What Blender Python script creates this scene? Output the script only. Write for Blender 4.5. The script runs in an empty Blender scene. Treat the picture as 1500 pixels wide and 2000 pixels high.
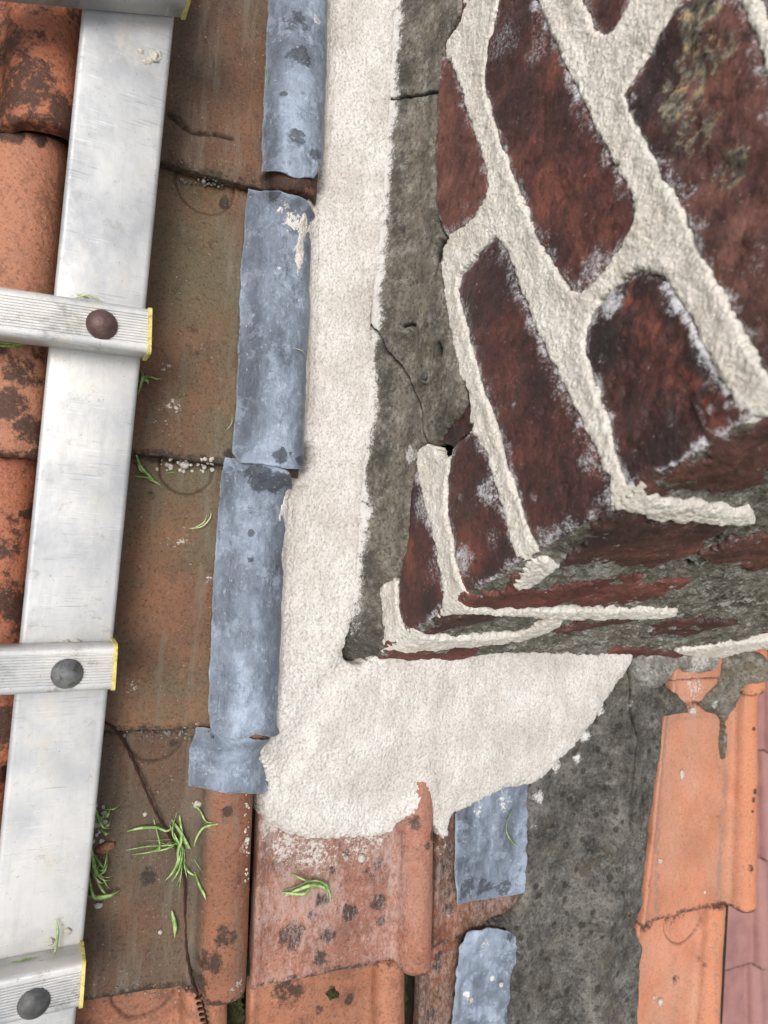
import bpy, bmesh, math, random
import numpy as np
from mathutils import Vector, Matrix
random.seed(7); rng = np.random.default_rng(7)
SC = bpy.context.scene
TH = 0.47958915; H = 0.72; FPX = 1350.0; ZOFF = 5.0
# world axes (columns) in camera coordinates (x right, y down, z forward)
R = np.array([[0.89113166, -0.14556165, 0.42976292], [0.07652414, -0.8853668, -0.45855173], [0.44724537, 0.4415172, -0.7778394]])
SX = R[:, 0]; SS = R @ np.array([0, math.cos(TH), math.sin(TH)]); SN = R @ np.array([0, -math.sin(TH), math.cos(TH)])
MROOF = np.array([SX, SS, SN])
ROT = Matrix.Rotation(TH, 4, 'X')

def roof2world(p):
    c, s = math.cos(TH), math.sin(TH)
    return Vector((p[0], p[1]*c - p[2]*s, p[1]*s + p[2]*c + ZOFF))

# ---------------------------------------------------------------- camera
cd = bpy.data.cameras.new('camera'); cam = bpy.data.objects.new('camera', cd)
SC.collection.objects.link(cam); SC.camera = cam
cd.sensor_fit = 'VERTICAL'; cd.sensor_height = 36; cd.sensor_width = 27; cd.lens = FPX/2000*36
cd.clip_start = 0.02; cd.clip_end = 400
m3 = Matrix((R[0], -R[1], -R[2])).transposed()
cam.matrix_world = Matrix.Translation(roof2world((0, 0, H))) @ m3.to_4x4()
cd.dof.use_dof = True; cd.dof.focus_distance = 0.70; cd.dof.aperture_fstop = 7.0
# ---------------------------------------------------------------- light
SUN_EL, SUN_AZ = math.radians(58), math.radians(-150)
w = bpy.data.worlds.new('World'); SC.world = w; w.use_nodes = True
nt = w.node_tree; nt.nodes.clear()
sky = nt.nodes.new('ShaderNodeTexSky'); sky.sky_type = 'NISHITA'; sky.sun_disc = False
sky.sun_elevation = SUN_EL; sky.sun_rotation = math.radians(90) - SUN_AZ; sky.dust_density = 4; sky.air_density = 1.0; sky.ozone_density = 1.0
hs = nt.nodes.new('ShaderNodeHueSaturation'); hs.inputs['Saturation'].default_value = 0.35
bg = nt.nodes.new('ShaderNodeBackground'); bg.inputs['Strength'].default_value = 0.15
ow = nt.nodes.new('ShaderNodeOutputWorld')
nt.links.new(sky.outputs[0], hs.inputs['Color']); nt.links.new(hs.outputs[0], bg.inputs[0]); nt.links.new(bg.outputs[0], ow.inputs[0])
sl = bpy.data.lights.new('sun', 'SUN'); sl.energy = 1.6; sl.angle = math.radians(25); sl.color = (1, 0.965, 0.92)
so = bpy.data.objects.new('sun', sl); SC.collection.objects.link(so)
sd_ = Vector((math.cos(SUN_EL)*math.cos(SUN_AZ), math.cos(SUN_EL)*math.sin(SUN_AZ), math.sin(SUN_EL)))
so.rotation_euler = sd_.to_track_quat('Z', 'Y').to_euler()
SC.view_settings.view_transform = 'Standard'; SC.view_settings.look = 'None'
SC.view_settings.exposure = 0.14; SC.view_settings.gamma = 1
SC.render.engine = 'CYCLES'; SC.cycles.use_denoising = True; SC.cycles.denoiser = 'OPENIMAGEDENOISE'; SC.cycles.denoising_input_passes = 'RGB_ALBEDO_NORMAL'; SC.cycles.denoising_prefilter = 'ACCURATE'
SC.cycles.max_bounces = 6; SC.cycles.diffuse_bounces = 4; SC.cycles.glossy_bounces = 2; SC.cycles.transmission_bounces = 2

# ---------------------------------------------------------------- noise
_perm = rng.permutation(256); _perm = np.concatenate([_perm, _perm, _perm])
_ang = rng.random(256)*2*np.pi; _gx, _gy = np.cos(_ang), np.sin(_ang)
def perlin(x, y, seed=0):
    x = np.asarray(x, float) + seed*17.31; y = np.asarray(y, float) + seed*9.77
    xi = np.floor(x).astype(int); yi = np.floor(y).astype(int); xf = x-xi; yf = y-yi
    u = xf**3*(xf*(xf*6-15)+10); v = yf**3*(yf*(yf*6-15)+10)
    def g(ix, iy, dx, dy):
        h = _perm[_perm[ix & 255] + (iy & 255)]
        return _gx[h]*dx + _gy[h]*dy
    a = g(xi, yi, xf, yf); b = g(xi+1, yi, xf-1, yf); c = g(xi, yi+1, xf, yf-1); d = g(xi+1, yi+1, xf-1, yf-1)
    return (a*(1-u)+b*u)*(1-v) + (c*(1-u)+d*u)*v
def fbm(x, y, scale, octv=3, seed=0, gain=0.5):
    """scale = feature size in metres; result about -1..1"""
    r = 0; amp = 1.0; f = 1.0/scale; t = 0
    for o in range(octv):
        r = r + amp*perlin(x*f, y*f, seed+o*3.1); t += amp; amp *= gain; f *= 2.03
    return r/t*1.6
def smooth(x, a, b):
    t = np.clip((x-a)/(b-a), 0, 1); return t*t*(3-2*t)

# ---------------------------------------------------------------- charts: real planes in the scene
class Chart:
    def __init__(s, O, A, B, N): s.O, s.A, s.B, s.N = map(lambda v: np.array(v, float), (O, A, B, N))
    def ab(s, x, y, h=0.0):
        d = MROOF @ np.array([x-750, y-1000, FPX]); o = np.array([0, 0, H])
        t = (h - (o-s.O)@s.N)/(d@s.N); p = o + d*t - s.O
        return np.array([p@s.A, p@s.B])
    def poly(s, pts, h=0.0): return np.array([s.ab(x, y, h) for x, y in pts])
    def pos(s, a, b, h):
        return s.O + np.multiply.outer(a, s.A) + np.multiply.outer(b, s.B) + np.multiply.outer(h, s.N)
ROOF = Chart((0, 0, 0), (1, 0, 0), (0, 1, 0), (0, 0, 1))
def at(x, y, n=0.0):
    a = ROOF.ab(x, y, n); return np.array([a[0], a[1], n])
CU, CV = ROOF.ab(702, 1300)
LEFT = Chart((CU, 0, 0), (0, 0, 1), (0, 1, 0), (-1, 0, 0))
KF = 0.48; KS = math.sqrt(1+KF*KF)
FRONT = Chart((0, CV, 0), (1, 0, 0), (0, KF/KS, 1/KS), (0, -1/KS, KF/KS))

# ---------------------------------------------------------------- scene helpers
def props(o, label=None, cat=None, group=None, kind=None):
    if label: o['label'] = label
    if cat: o['category'] = cat
    if group: o['group'] = group
    if kind or cat: o['kind'] = kind or 'thing'
    return o
def empty(name, p, label=None, cat=None, group=None):
    o = bpy.data.objects.new(name, None); SC.collection.objects.link(o); o.empty_display_size = 0.05
    o.matrix_world = Matrix.Translation(roof2world(p)) @ ROT; o['_o'] = [float(x) for x in p]
    return props(o, label, cat, group)
def rawmesh(name, V, F, mat, parent=None, origin=None, attrs=None, smooth_=True):
    """V in roof coordinates; F list of index arrays (quads Nx4 / tris Nx3)"""
    V = np.asarray(V, float)
    if parent is not None: org = np.array(parent['_o'])
    else: org = np.array(origin) if origin is not None else np.array([V[:, 0].mean(), V[:, 1].mean(), V[:, 2].min()])
    me = bpy.data.meshes.new(name)
    L = V - org; me.vertices.add(len(L)); me.vertices.foreach_set('co', L.astype(np.float32).ravel())
    F = [np.asarray(f) for f in F if len(f)]
    nl = sum(f.size for f in F); npoly = sum(len(f) for f in F)
    me.loops.add(nl); me.polygons.add(npoly)
    me.loops.foreach_set('vertex_index', np.concatenate([f.ravel() for f in F]).astype(np.int32))
    tot = np.concatenate([np.full(len(f), f.shape[1]) for f in F]); st = np.concatenate([[0], np.cumsum(tot)[:-1]])
    me.polygons.foreach_set('loop_start', st.astype(np.int32))
    try: me.polygons.foreach_set('loop_total', tot.astype(np.int32))
    except Exception: pass
    me.polygons.foreach_set('use_smooth', np.full(npoly, smooth_))
    a = me.attributes.new('rc', 'FLOAT_VECTOR', 'POINT'); a.data.foreach_set('vector', V.astype(np.float32).ravel())
    for k, v in (attrs or {}).items():
        a = me.attributes.new(k, 'FLOAT', 'POINT'); a.data.foreach_set('value', np.asarray(v, np.float32))
    me.update(); me.validate(); me.materials.append(mat)
    o = bpy.data.objects.new(name, me); SC.collection.objects.link(o)
    if parent is not None: o.parent = parent; o['_o'] = [float(x) for x in org]
    else: o.matrix_world = Matrix.Translation(roof2world(org)) @ ROT; o['_o'] = [float(x) for x in org]
    return o
def add_skirt(V, quads, down, attrs):
    e = np.concatenate([quads[:, [0, 1]], quads[:, [1, 2]], quads[:, [2, 3]], quads[:, [3, 0]]])
    e = e[e[:, 0] != e[:, 1]]
    key = np.sort(e, 1); k = key[:, 0].astype(np.int64)*10**8 + key[:, 1]
    _, idx, cnt = np.unique(k, return_index=True, return_counts=True)
    be = e[idx[cnt == 1]]
    bv = np.unique(be); mp = np.full(len(V), -1); mp[bv] = np.arange(len(bv)) + len(V)
    V2 = np.concatenate([V, V[bv] + down]); sk = np.stack([be[:, 1], be[:, 0], mp[be[:, 0]], mp[be[:, 1]]], 1)
    at2 = {k_: np.concatenate([v, v[bv]]) for k_, v in attrs.items()}
    return V2, np.concatenate([quads, sk]), at2
def polysd(P, a, b):
    n = len(P); d2 = np.full(a.shape, 1e9); ins = np.zeros(a.shape, bool)
    for i in range(n):
        x0, y0 = P[i]; x1, y1 = P[(i+1) % n]; dx, dy = x1-x0, y1-y0
        t = np.clip(((a-x0)*dx + (b-y0)*dy)/(dx*dx+dy*dy+1e-18), 0, 1)
        d2 = np.minimum(d2, (a-x0-t*dx)**2 + (b-y0-t*dy)**2)
        c = (y0 > b) != (y1 > b)
        if dy != 0: ins ^= c & (a < x0 + (b-y0)/dy*dx)
    d = np.sqrt(d2); return np.where(ins, -d, d)
def linesd(P, a, b):
    d2 = np.full(a.shape, 1e9)
    for i in range(len(P)-1):
        x0, y0 = P[i]; x1, y1 = P[i+1]; dx, dy = x1-x0, y1-y0
        t = np.clip(((a-x0)*dx + (b-y0)*dy)/(dx*dx+dy*dy+1e-18), 0, 1)
        d2 = np.minimum(d2, (a-x0-t*dx)**2 + (b-y0-t*dy)**2)
    return np.sqrt(d2)
def chaikin(P, n=1):
    for _ in range(n):
        Q = np.roll(P, -1, 0); P = np.stack([P*.75+Q*.25, P*.25+Q*.75], 1).reshape(-1, 2)
    return P
def patch(name, mat, chart, px, hfun, res=0.001, holes=(), parent=None, ph=0.0, en=(0.002, 0.012, 0.0007, 0.003), seed=0, skirt=0.01,
          rnd=1, attrs=None, cracks=(), ab=False):
    P = np.array(px) if ab else chart.poly(px, ph)
    if chart is LEFT: P[:, 1] = np.maximum(P[:, 1], CV+KF*P[:, 0]+.0038*KS)
    if chart is FRONT: P[:, 0] = np.maximum(P[:, 0], CU+.0038)
    if chart is not ROOF:
        h0_ = hfun
        def hfun(A_, B_, S_, h0_=h0_):
            dd = (B_-CV-KF*A_)/KS if chart is LEFT else A_-CU
            S_ = S_ - .02*(1-smooth(dd, .002, .010))
            return h0_(A_, B_, S_)*(.2+.8*smooth(dd, .002, .022)) - .014*(1-np.sqrt(np.clip(1-(1-np.clip(dd/.014, 0, 1))**2, 0, 1)))
    P = chaikin(P, rnd)
    lo, hi = P.min(0)-res*3, P.max(0)+res*3
    na, nb = int((hi[0]-lo[0])/res)+2, int((hi[1]-lo[1])/res)+2
    a, b = np.meshgrid(lo[0]+np.arange(na)*res, lo[1]+np.arange(nb)*res, indexing='ij')
    sd = polysd(P, a, b)
    for hp in holes: sd = np.maximum(sd, -polysd(chaikin(hp, 1), a, b))
    sd = sd + en[0]*fbm(a, b, en[1], 3, seed) + en[2]*fbm(a, b, en[3], 2, seed+5)
    ins = sd < 0
    keep = ins[:-1, :-1] | ins[1:, :-1] | ins[:-1, 1:] | ins[1:, 1:]
    ga, gb = np.gradient(sd, res); gl = np.maximum(ga*ga+gb*gb, 0.25)
    mv = np.where(sd > 0, np.minimum(sd, res*1.4), 0)
    a = a - ga/gl*mv; b = b - gb/gl*mv; sd = np.minimum(sd, 0)
    idx = np.arange(na*nb).reshape(na, nb)
    q = np.stack([idx[:-1, :-1][keep], idx[1:, :-1][keep], idx[1:, 1:][keep], idx[:-1, 1:][keep]], 1)
    used = np.unique(q); mp = np.zeros(na*nb, int); mp[used] = np.arange(len(used)); q = mp[q]
    A, B, S = a.ravel()[used], b.ravel()[used], sd.ravel()[used]
    h = hfun(A, B, S)
    cr = np.zeros_like(A)
    for cp, wd, dp in cracks:
        d = linesd(chart.poly(cp, ph), A + .0022*fbm(A, B, .012, 3, 31), B + .0022*fbm(A, B, .012, 3, 32)); c = 1-smooth(d, wd*.35, wd); h = h-dp*c; cr = np.maximum(cr, c)
    V = chart.pos(A, B, h)
    at_ = {'edge': -S, 'crack': cr}
    for k, f in (attrs or {}).items(): at_[k] = f(A, B, S)
    if skirt: V, q, at_ = add_skirt(V, q, -chart.N*skirt, at_)
    return rawmesh(name, V, [q], mat, parent, attrs=at_)
def dust(chart, px, wd, k, h=0.0):
    """pale mortar dust smeared along a line: strength falls away over wd metres"""
    P = chart.poly(px, h)
    return lambda A, B, S=None: k*(1-smooth(linesd(P, A, B), 0, np.maximum(.2, 1+1.1*fbm(A, B, .022, 4, 61))*wd))*np.clip(.75+.9*fbm(A, B, .008, 3, 62), .2, 1.1)
def both(f, g): return lambda A, B, S=None: np.maximum(f(A, B, S), g(A, B, S))
def spots(chart, lst, h=0.0):
    """stain amount from a list of (px, py, radius px, strength)"""
    L = [(chart.ab(x, y, h), np.linalg.norm(chart.ab(x+r, y, h)-chart.ab(x, y, h)), s) for x, y, r, s in lst]
    def f(A, B, S=None):
        o = np.zeros_like(A)
        for c, r, s in L:
            d = np.hypot(A-c[0], B-c[1]) + r*.35*fbm(A, B, r*.8, 3, 3)
            o = np.maximum(o, s*(1-smooth(d, r*.3, r*1.25)))
        return o
    return f

# ---------------------------------------------------------------- materials
class G:
    def __init__(s, name):
        s.m = bpy.data.materials.new(name); s.m.use_nodes = True; s.t = s.m.node_tree; s.t.nodes.clear()
        s.out = s.t.nodes.new('ShaderNodeOutputMaterial'); s.b = s.t.nodes.new('ShaderNodeBsdfPrincipled'); s.t.links.new(s.b.outputs[0], s.out.inputs[0])
        a = s.t.nodes.new('ShaderNodeAttribute'); a.attribute_name = 'rc'; s.rc = a.outputs['Vector']
    def lk(s, a, inp):
        if hasattr(a, 'is_output'): s.t.links.new(a, inp)
        else:
            if isinstance(a, (tuple, list)) and len(a) == 3 and inp.type == 'RGBA': a = (*a, 1)
            inp.default_value = a
    def attr(s, n):
        a = s.t.nodes.new('ShaderNodeAttribute'); a.attribute_name = n; return a.outputs['Fac']
    def vec(s, sc=(1, 1, 1), off=(0, 0, 0), rot=(0, 0, 0)):
        m = s.t.nodes.new('ShaderNodeMapping'); s.t.links.new(s.rc, m.inputs[0]); m.inputs['Scale'].default_value = sc; m.inputs['Location'].default_value = off; m.inputs['Rotation'].default_value = rot
        return m.outputs[0]
    def noise(s, scale, det=4, rough=.6, v=None, dist=0.0):
        n = s.t.nodes.new('ShaderNodeTexNoise'); s.t.links.new(v or s.rc, n.inputs['Vector']); n.inputs['Scale'].default_value = scale
        n.inputs['Detail'].default_value = det; n.inputs['Roughness'].default_value = rough; n.inputs['Distortion'].default_value = dist; return n.outputs['Fac']
    def cn(s, *a, **k): return s.mr(s.noise(*a, **k), .28, .72, sm=False)
    def vor(s, scale, v=None, feat='F1', rnd=1.0):
        n = s.t.nodes.new('ShaderNodeTexVoronoi'); n.feature = feat; s.t.links.new(v or s.rc, n.inputs['Vector']); n.inputs['Scale'].default_value = scale
        n.inputs['Randomness'].default_value = rnd; return n.outputs['Distance']
    def mr(s, x, a, b, c=0.0, d=1.0, sm=True):
        n = s.t.nodes.new('ShaderNodeMapRange'); n.interpolation_type = 'SMOOTHSTEP' if sm else 'LINEAR'
        s.lk(x, n.inputs[0]); s.lk(a, n.inputs[1]); s.lk(b, n.inputs[2]); s.lk(c, n.inputs[3]); s.lk(d, n.inputs[4]); return n.outputs[0]
    def ma(s, op, a, b=0.0):
        n = s.t.nodes.new('ShaderNodeMath'); n.operation = op; s.lk(a, n.inputs[0]); s.lk(b, n.inputs[1]); return n.outputs[0]
    def mix(s, f, a, b, mode='MIX'):
        n = s.t.nodes.new('ShaderNodeMix'); n.data_type = 'RGBA'; n.blend_type = mode; s.lk(f, n.inputs[0]); s.lk(a, n.inputs[6]); s.lk(b, n.inputs[7]); return n.outputs[2]
    def ramp(s, f, stops):
        n = s.t.nodes.new('ShaderNodeValToRGB'); s.lk(f, n.inputs[0]); e = n.color_ramp.elements
        while len(e) < len(stops): e.new(.5)
        for i, (p, c) in enumerate(stops): e[i].position = p; e[i].color = (*c, 1)
        return n.outputs[0]
    def done(s, col, rough=.8, bumps=(), metal=0.0, spec=0.5):
        s.lk(col, s.b.inputs['Base Color']); s.lk(rough, s.b.inputs['Roughness']); s.lk(metal, s.b.inputs['Metallic']); s.lk(spec, s.b.inputs['Specular IOR Level'])
        nrm = None
        for hgt, dist in bumps:
            n = s.t.nodes.new('ShaderNodeBump'); s.lk(hgt, n.inputs['Height']); n.inputs['Distance'].default_value = dist; n.inputs['Strength'].default_value = 1.0
            if nrm: s.t.links.new(nrm, n.inputs['Normal'])
            nrm = n.outputs[0]
        if nrm: s.t.links.new(nrm, s.b.inputs['Normal'])
        return s.m
def S(r, g, b):
    """display colour to linear"""
    f = lambda c: (c/255/12.92) if c/255 <= .04045 else ((c/255+.055)/1.055)**2.4
    return (f(r), f(g), f(b))

def mat_white(name='fresh_pale_mortar', c0=(206, 199, 191), c1=(230, 226, 220), dirt=0.3, streak=(1, .8, 1), gk=1.0):
    g = G(name)
    n1 = g.noise(22, 5, .6); c = g.mix(g.mr(n1, .3, .7), S(*c0), S(*c1))
    gr = g.noise(420, 3, .7, g.vec(streak)); c = g.mix(g.ma('MULTIPLY', g.mr(gr, .38, .5, 1.0, 0.0), .50*gk), c, S(150, 141, 130)); gw = g.cn(210, 5, .75, g.vec(streak, off=(1, 1, 5))); c = g.mix(g.ma('MULTIPLY', g.mr(gw, .05, .36, 1.0, 0.0), .34*gk), c, S(156, 147, 136))
    pit = g.vor(520); c = g.mix(g.ma('MULTIPLY', g.mr(pit, .0, .22, 1.0, 0.0), .35), c, S(120, 110, 98))
    d = g.noise(60, 6, .75); c = g.mix(g.ma('MULTIPLY', g.mr(d, .56, .72), dirt*.45), c, S(160, 143, 118))
    h = g.ma('ADD', g.ma('MULTIPLY', gr, 1.0), g.ma('MULTIPLY', g.vor(300), .5))
    return g.done(c, .95, [(g.noise(130, 4, .6, g.vec(streak)), .0009), (gw, .0006), (h, .0016)], spec=.2)
M_WHITE = mat_white()
M_JOINT = mat_white('fresh_joint_mortar', (219, 211, 199), (236, 231, 222), .5, (1, 1, .8), .55)
def mat_grey(name, c0, c1, c2, yellow=.2, lich=0.0, rgh=.93, fine=1.0, spots_=0.0):
    g = G(name)
    n = g.noise(26, 7, .7); c = g.ramp(n, [(.32, S(*c0)), (.5, S(*c1)), (.68, S(*c2))])
    n2 = g.noise(240, 5, .75); c = g.mix(g.ma('MULTIPLY', g.mr(n2, .35, .52, 1.0, 0.0), .7), c, S(*[x*.5 for x in c0]))
    c = g.mix(g.ma('MULTIPLY', g.mr(n2, .58, .72), .6), c, S(*[min(255, x*1.25) for x in c2]))
    c = g.mix(g.ma('MULTIPLY', g.mr(g.noise(14, 5, .6, g.vec(off=(5, 2, 0))), .52, .7), yellow), c, S(112, 100, 70))
    if spots_:
        v = g.vor(48, g.vec(off=(1, 3, 2))); vv = g.ma('ADD', v, g.ma('MULTIPLY', g.noise(90, 3), .22))
        c = g.mix(g.ma('MULTIPLY', g.mr(vv, .28, .40, 1.0, 0.0), spots_), c, S(44, 42, 38))
    if lich:
        l = g.cn(60, 9, .85, g.vec(off=(7, 1, 3))); c = g.mix(g.ma('MULTIPLY', g.mr(l, .56, .66), lich), c, S(204, 203, 196))
    c = g.mix(g.ma('MULTIPLY', g.mr(g.ma('ADD', g.attr('dk'), g.ma('MULTIPLY', g.ma('SUBTRACT', g.cn(110, 7, .8), .5), 1.2)), .35, 1.0), .7), c, S(58, 56, 52))
    w = g.attr('wh'); c = g.mix(g.mr(g.ma('ADD', w, g.ma('MULTIPLY', g.ma('SUBTRACT', g.cn(300, 8, .9), .5), 1.5)), .40, .85), c, S(222, 219, 214))
    ck = g.attr('crack'); c = g.mix(ck, c, (.012, .010, .009))
    return g.done(c, rgh, [(g.noise(90, 8, .7), .004*fine), (g.noise(520, 4, .7), .0014*fine)], spec=.3)
M_GREY = mat_grey('weathered_grey_mortar', (78, 74, 66), (116, 109, 98), (142, 134, 121), .3, .25, fine=.8)
M_CEM = mat_grey('dark_weathered_cement', (56, 54, 50), (92, 89, 84), (128, 124, 116), .22, .12, fine=.7, spots_=.75)
M_FRONT = mat_grey('lichen_covered_old_mortar', (92, 87, 76), (142, 136, 122), (178, 173, 162), .45, 1.0, fine=2.4)
M_LUMP = mat_grey('pale_grey_mortar_lump', (104, 102, 94), (136, 134, 126), (168, 168, 164), .3, .6)

def mat_brick(name, dark, mid, lite, soot=.5, rough=.42, lime=1.0, rot=0.5, lich=0.0):
    g = G(name)
    n = g.noise(17, 7, .65); c = g.ramp(n, [(.30, S(*dark)), (.5, S(*mid)), (.68, S(*lite))])
    n2 = g.noise(150, 6, .75, g.vec((1, .6, 1), rot=(rot, 0, 0))); c = g.mix(g.ma('MULTIPLY', g.mr(n2, .36, .5, 1.0, 0.0), .6), c, S(*[x*.42 for x in dark]))
    c = g.mix(g.ma('MULTIPLY', g.mr(n2, .58, .7), .45), c, S(*[min(255, x*1.25) for x in lite]))
    s = g.noise(11, 5, .7, g.vec(off=(3, 8, 1))); st = g.ma('MAXIMUM', g.ma('MULTIPLY', g.mr(s, .48, .62), soot), g.attr('soot'))
    c = g.mix(g.ma('MULTIPLY', st, .85), c, S(38, 30, 31))
    if lich:
        l = g.cn(46, 8, .85, g.vec(off=(2, 1, 5))); c = g.mix(g.mr(g.ma('MULTIPLY', g.attr('lich'), l), .38, .52), c, g.ramp(g.noise(120, 4), [(.36, S(44, 42, 40)), (.47, S(96, 92, 82)), (.55, S(140, 132, 112)), (.64, S(178, 150, 104))]))
    e = g.attr('lime')
    sm = g.ma('ADD', e, g.ma('MULTIPLY', g.ma('SUBTRACT', g.cn(300, 8, .92), .5), 1.6))
    c = g.mix(g.ma('MULTIPLY', g.mr(sm, .42, .95), lime), c, S(204, 203, 206))
    c = g.mix(g.ma('MULTIPLY', g.mr(g.ma('ADD', g.attr('warm'), g.ma('MULTIPLY', g.ma('SUBTRACT', g.cn(70, 6, .7, g.vec((1, .22, 1))), .5), .8)), .3, .9), .8), c, S(136, 76, 60))
    sp = g.cn(210, 5, .85, g.vec(off=(9, 0, 0))); c = g.mix(g.ma('MULTIPLY', g.mr(sp, .80, .90), .75), c, S(190, 176, 170))
    pt = g.cn(150, 5, .8, g.vec(off=(2, 2, 9))); c = g.mix(g.ma('MULTIPLY', g.mr(pt, .80, .92), .8), c, S(26, 20, 20))
    r = g.mr(n2, .35, .7, rough, rough+.3)
    return g.done(c, r, [(g.noise(60, 7, .65), .0035), (n2, .0009), (g.noise(600, 3, .7), .0006)], spec=.45)
M_BR = mat_brick('dark_red_brick', (58, 37, 36), (94, 54, 48), (132, 78, 62), .4)
M_BR2 = mat_brick('glazed_dark_brick', (50, 35, 35), (82, 49, 45), (116, 66, 54), .4, .28)
M_BR3 = mat_brick('rough_red_brick', (74, 46, 42), (112, 70, 60), (142, 94, 80), .3, .6, lime=.7)
M_BR4 = mat_brick('lichen_spotted_brick', (64, 42, 42), (100, 64, 58), (134, 90, 76), .35, .5, lich=1.0)
M_BRF = mat_brick('weathered_red_brick', (80, 46, 42), (110, 62, 54), (130, 80, 68), .2, .75, lime=.6)
M_BRD = mat_brick('dark_front_brick', (56, 38, 35), (86, 54, 47), (118, 76, 64), .35, .65, lime=.7)

def mat_tile(name, a, b, c_, black=.4, patina=.2, pat_col=(96, 84, 62), rough=.75, speck=.4, grain=1.0, blk=(48, 40, 36), frost=0.0, streaks=0.0, rollc=None):
    g = G(name)
    n = g.noise(13, 5, .6); c = g.ramp(n, [(.33, S(*a)), (.5, S(*b)), (.67, S(*c_))])
    p = g.noise(9, 6, .65, g.vec((1, .55, 1), (4, 1, 0))); c = g.mix(g.attr('roll'), c, g.mix(.55, c, S(*(rollc or c_)))); c = g.mix(g.ma('MULTIPLY', g.ma('MULTIPLY', g.mr(p, .36, .62), patina), g.mr(g.attr('roll'), 0, 1, 1.0, .25)), c, S(*pat_col))
    f = g.noise(330, 4, .75); c = g.mix(g.ma('MULTIPLY', g.mr(f, .36, .5, 1.0, 0.0), .5*grain), c, S(*[x*.5 for x in a]))
    if streaks:
        s_ = g.noise(55, 5, .7, g.vec((1, .10, 1))); c = g.mix(g.ma('MULTIPLY', g.mr(s_, .5, .66), streaks), c, S(120, 112, 98))
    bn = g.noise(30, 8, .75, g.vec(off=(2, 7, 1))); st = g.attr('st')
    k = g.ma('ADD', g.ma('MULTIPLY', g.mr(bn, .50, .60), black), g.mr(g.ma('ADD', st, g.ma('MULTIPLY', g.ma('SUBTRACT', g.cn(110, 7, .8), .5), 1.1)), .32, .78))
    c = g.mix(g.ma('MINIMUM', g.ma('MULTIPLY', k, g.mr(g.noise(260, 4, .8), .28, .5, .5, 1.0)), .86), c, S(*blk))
    if frost:
        fr = g.noise(200, 7, .85, g.vec((1, .5, 1), (1, 1, 8))); fm = g.noise(16, 3, .5, g.vec(off=(8, 8, 8)))
        c = g.mix(g.ma('MULTIPLY', g.mr(g.ma('ADD', fr, g.ma('MULTIPLY', fm, .35)), .62, .78), g.ma('MULTIPLY', g.mr(g.attr('roll'), 0, 1, 1.0, .35), frost)), c, S(205, 190, 184))
    c = g.mix(g.ma('MULTIPLY', g.mr(g.ma('ADD', g.attr('dirt'), g.ma('MULTIPLY', g.ma('SUBTRACT', g.cn(120, 6, .8), .5), .7)), .25, .8), .6), c, S(*[x*.55+40 for x in pat_col]))
    w = g.attr('wh'); c = g.mix(g.mr(g.ma('ADD', w, g.ma('MULTIPLY', g.ma('SUBTRACT', g.cn(200, 6, .8), .5), 1.5)), .42, .7), c, S(200, 192, 184))
    ms = g.attr('moss'); c = g.mix(g.mr(g.ma('ADD', ms, g.ma('MULTIPLY', g.ma('SUBTRACT', g.cn(90, 8, .8), .5), 1.1)), .35, 1.0), c, S(74, 72, 44))
    sp = g.noise(520, 3, .8, g.vec(off=(0, 9, 0))); c = g.mix(g.ma('MULTIPLY', g.mr(sp, .66, .70), speck), c, S(205, 190, 170))
    v = g.vor(65, g.vec(off=(0, 0, 4))); c = g.mix(g.ma('MULTIPLY', g.mr(v, .04, .10, 1.0, 0.0), speck*.9), c, S(52, 36, 28))
    ck = g.attr('crack'); c = g.mix(g.ma('MULTIPLY', ck, .75), c, S(40, 30, 24))
    return g.done(c, g.mr(n, .3, .7, rough-.1, rough+.12), [(g.noise(70, 6, .6), .0022), (f, .0009*grain)], spec=.35)
M_T1 = mat_tile('brown_worn_clay', (92, 66, 50), (120, 86, 64), (142, 98, 72), .10, .95, (104, 94, 72), .62, .6, streaks=.55)
M_T1b = mat_tile('dark_brown_clay', (82, 62, 50), (106, 76, 58), (128, 92, 70), .12, .7, (98, 88, 72), .7, .6, streaks=.5, rollc=(168, 108, 80))
M_T0 = mat_tile('orange_black_stained_clay', (136, 80, 58), (166, 98, 70), (182, 116, 86), 1.0, .35, (112, 92, 72), rough=.6)
M_T2 = mat_tile('pink_frosted_clay', (128, 84, 68), (156, 106, 88), (174, 122, 102), .18, .35, (120, 96, 84), .6, .7, frost=.38, rollc=(170, 110, 82))
M_T3 = mat_tile('dark_chipped_clay', (82, 52, 40), (112, 70, 52), (140, 84, 60), .6, .3, rough=.7, frost=.3)
M_T4 = mat_tile('bright_orange_clay', (180, 112, 82), (196, 129, 99), (204, 141, 115), .0, .5, (176, 142, 120), .6, .15, .6, rollc=(200, 128, 88))
M_T5 = mat_tile('orange_clay', (146, 94, 70), (168, 110, 84), (184, 128, 100), .35, .45, (140, 106, 82), .6, .4)
M_TL = mat_tile('dusty_pink_clay', (138, 98, 94), (152, 110, 106), (164, 122, 116), .0, .2, (160, 120, 110), .7, .0, .3)

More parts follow.
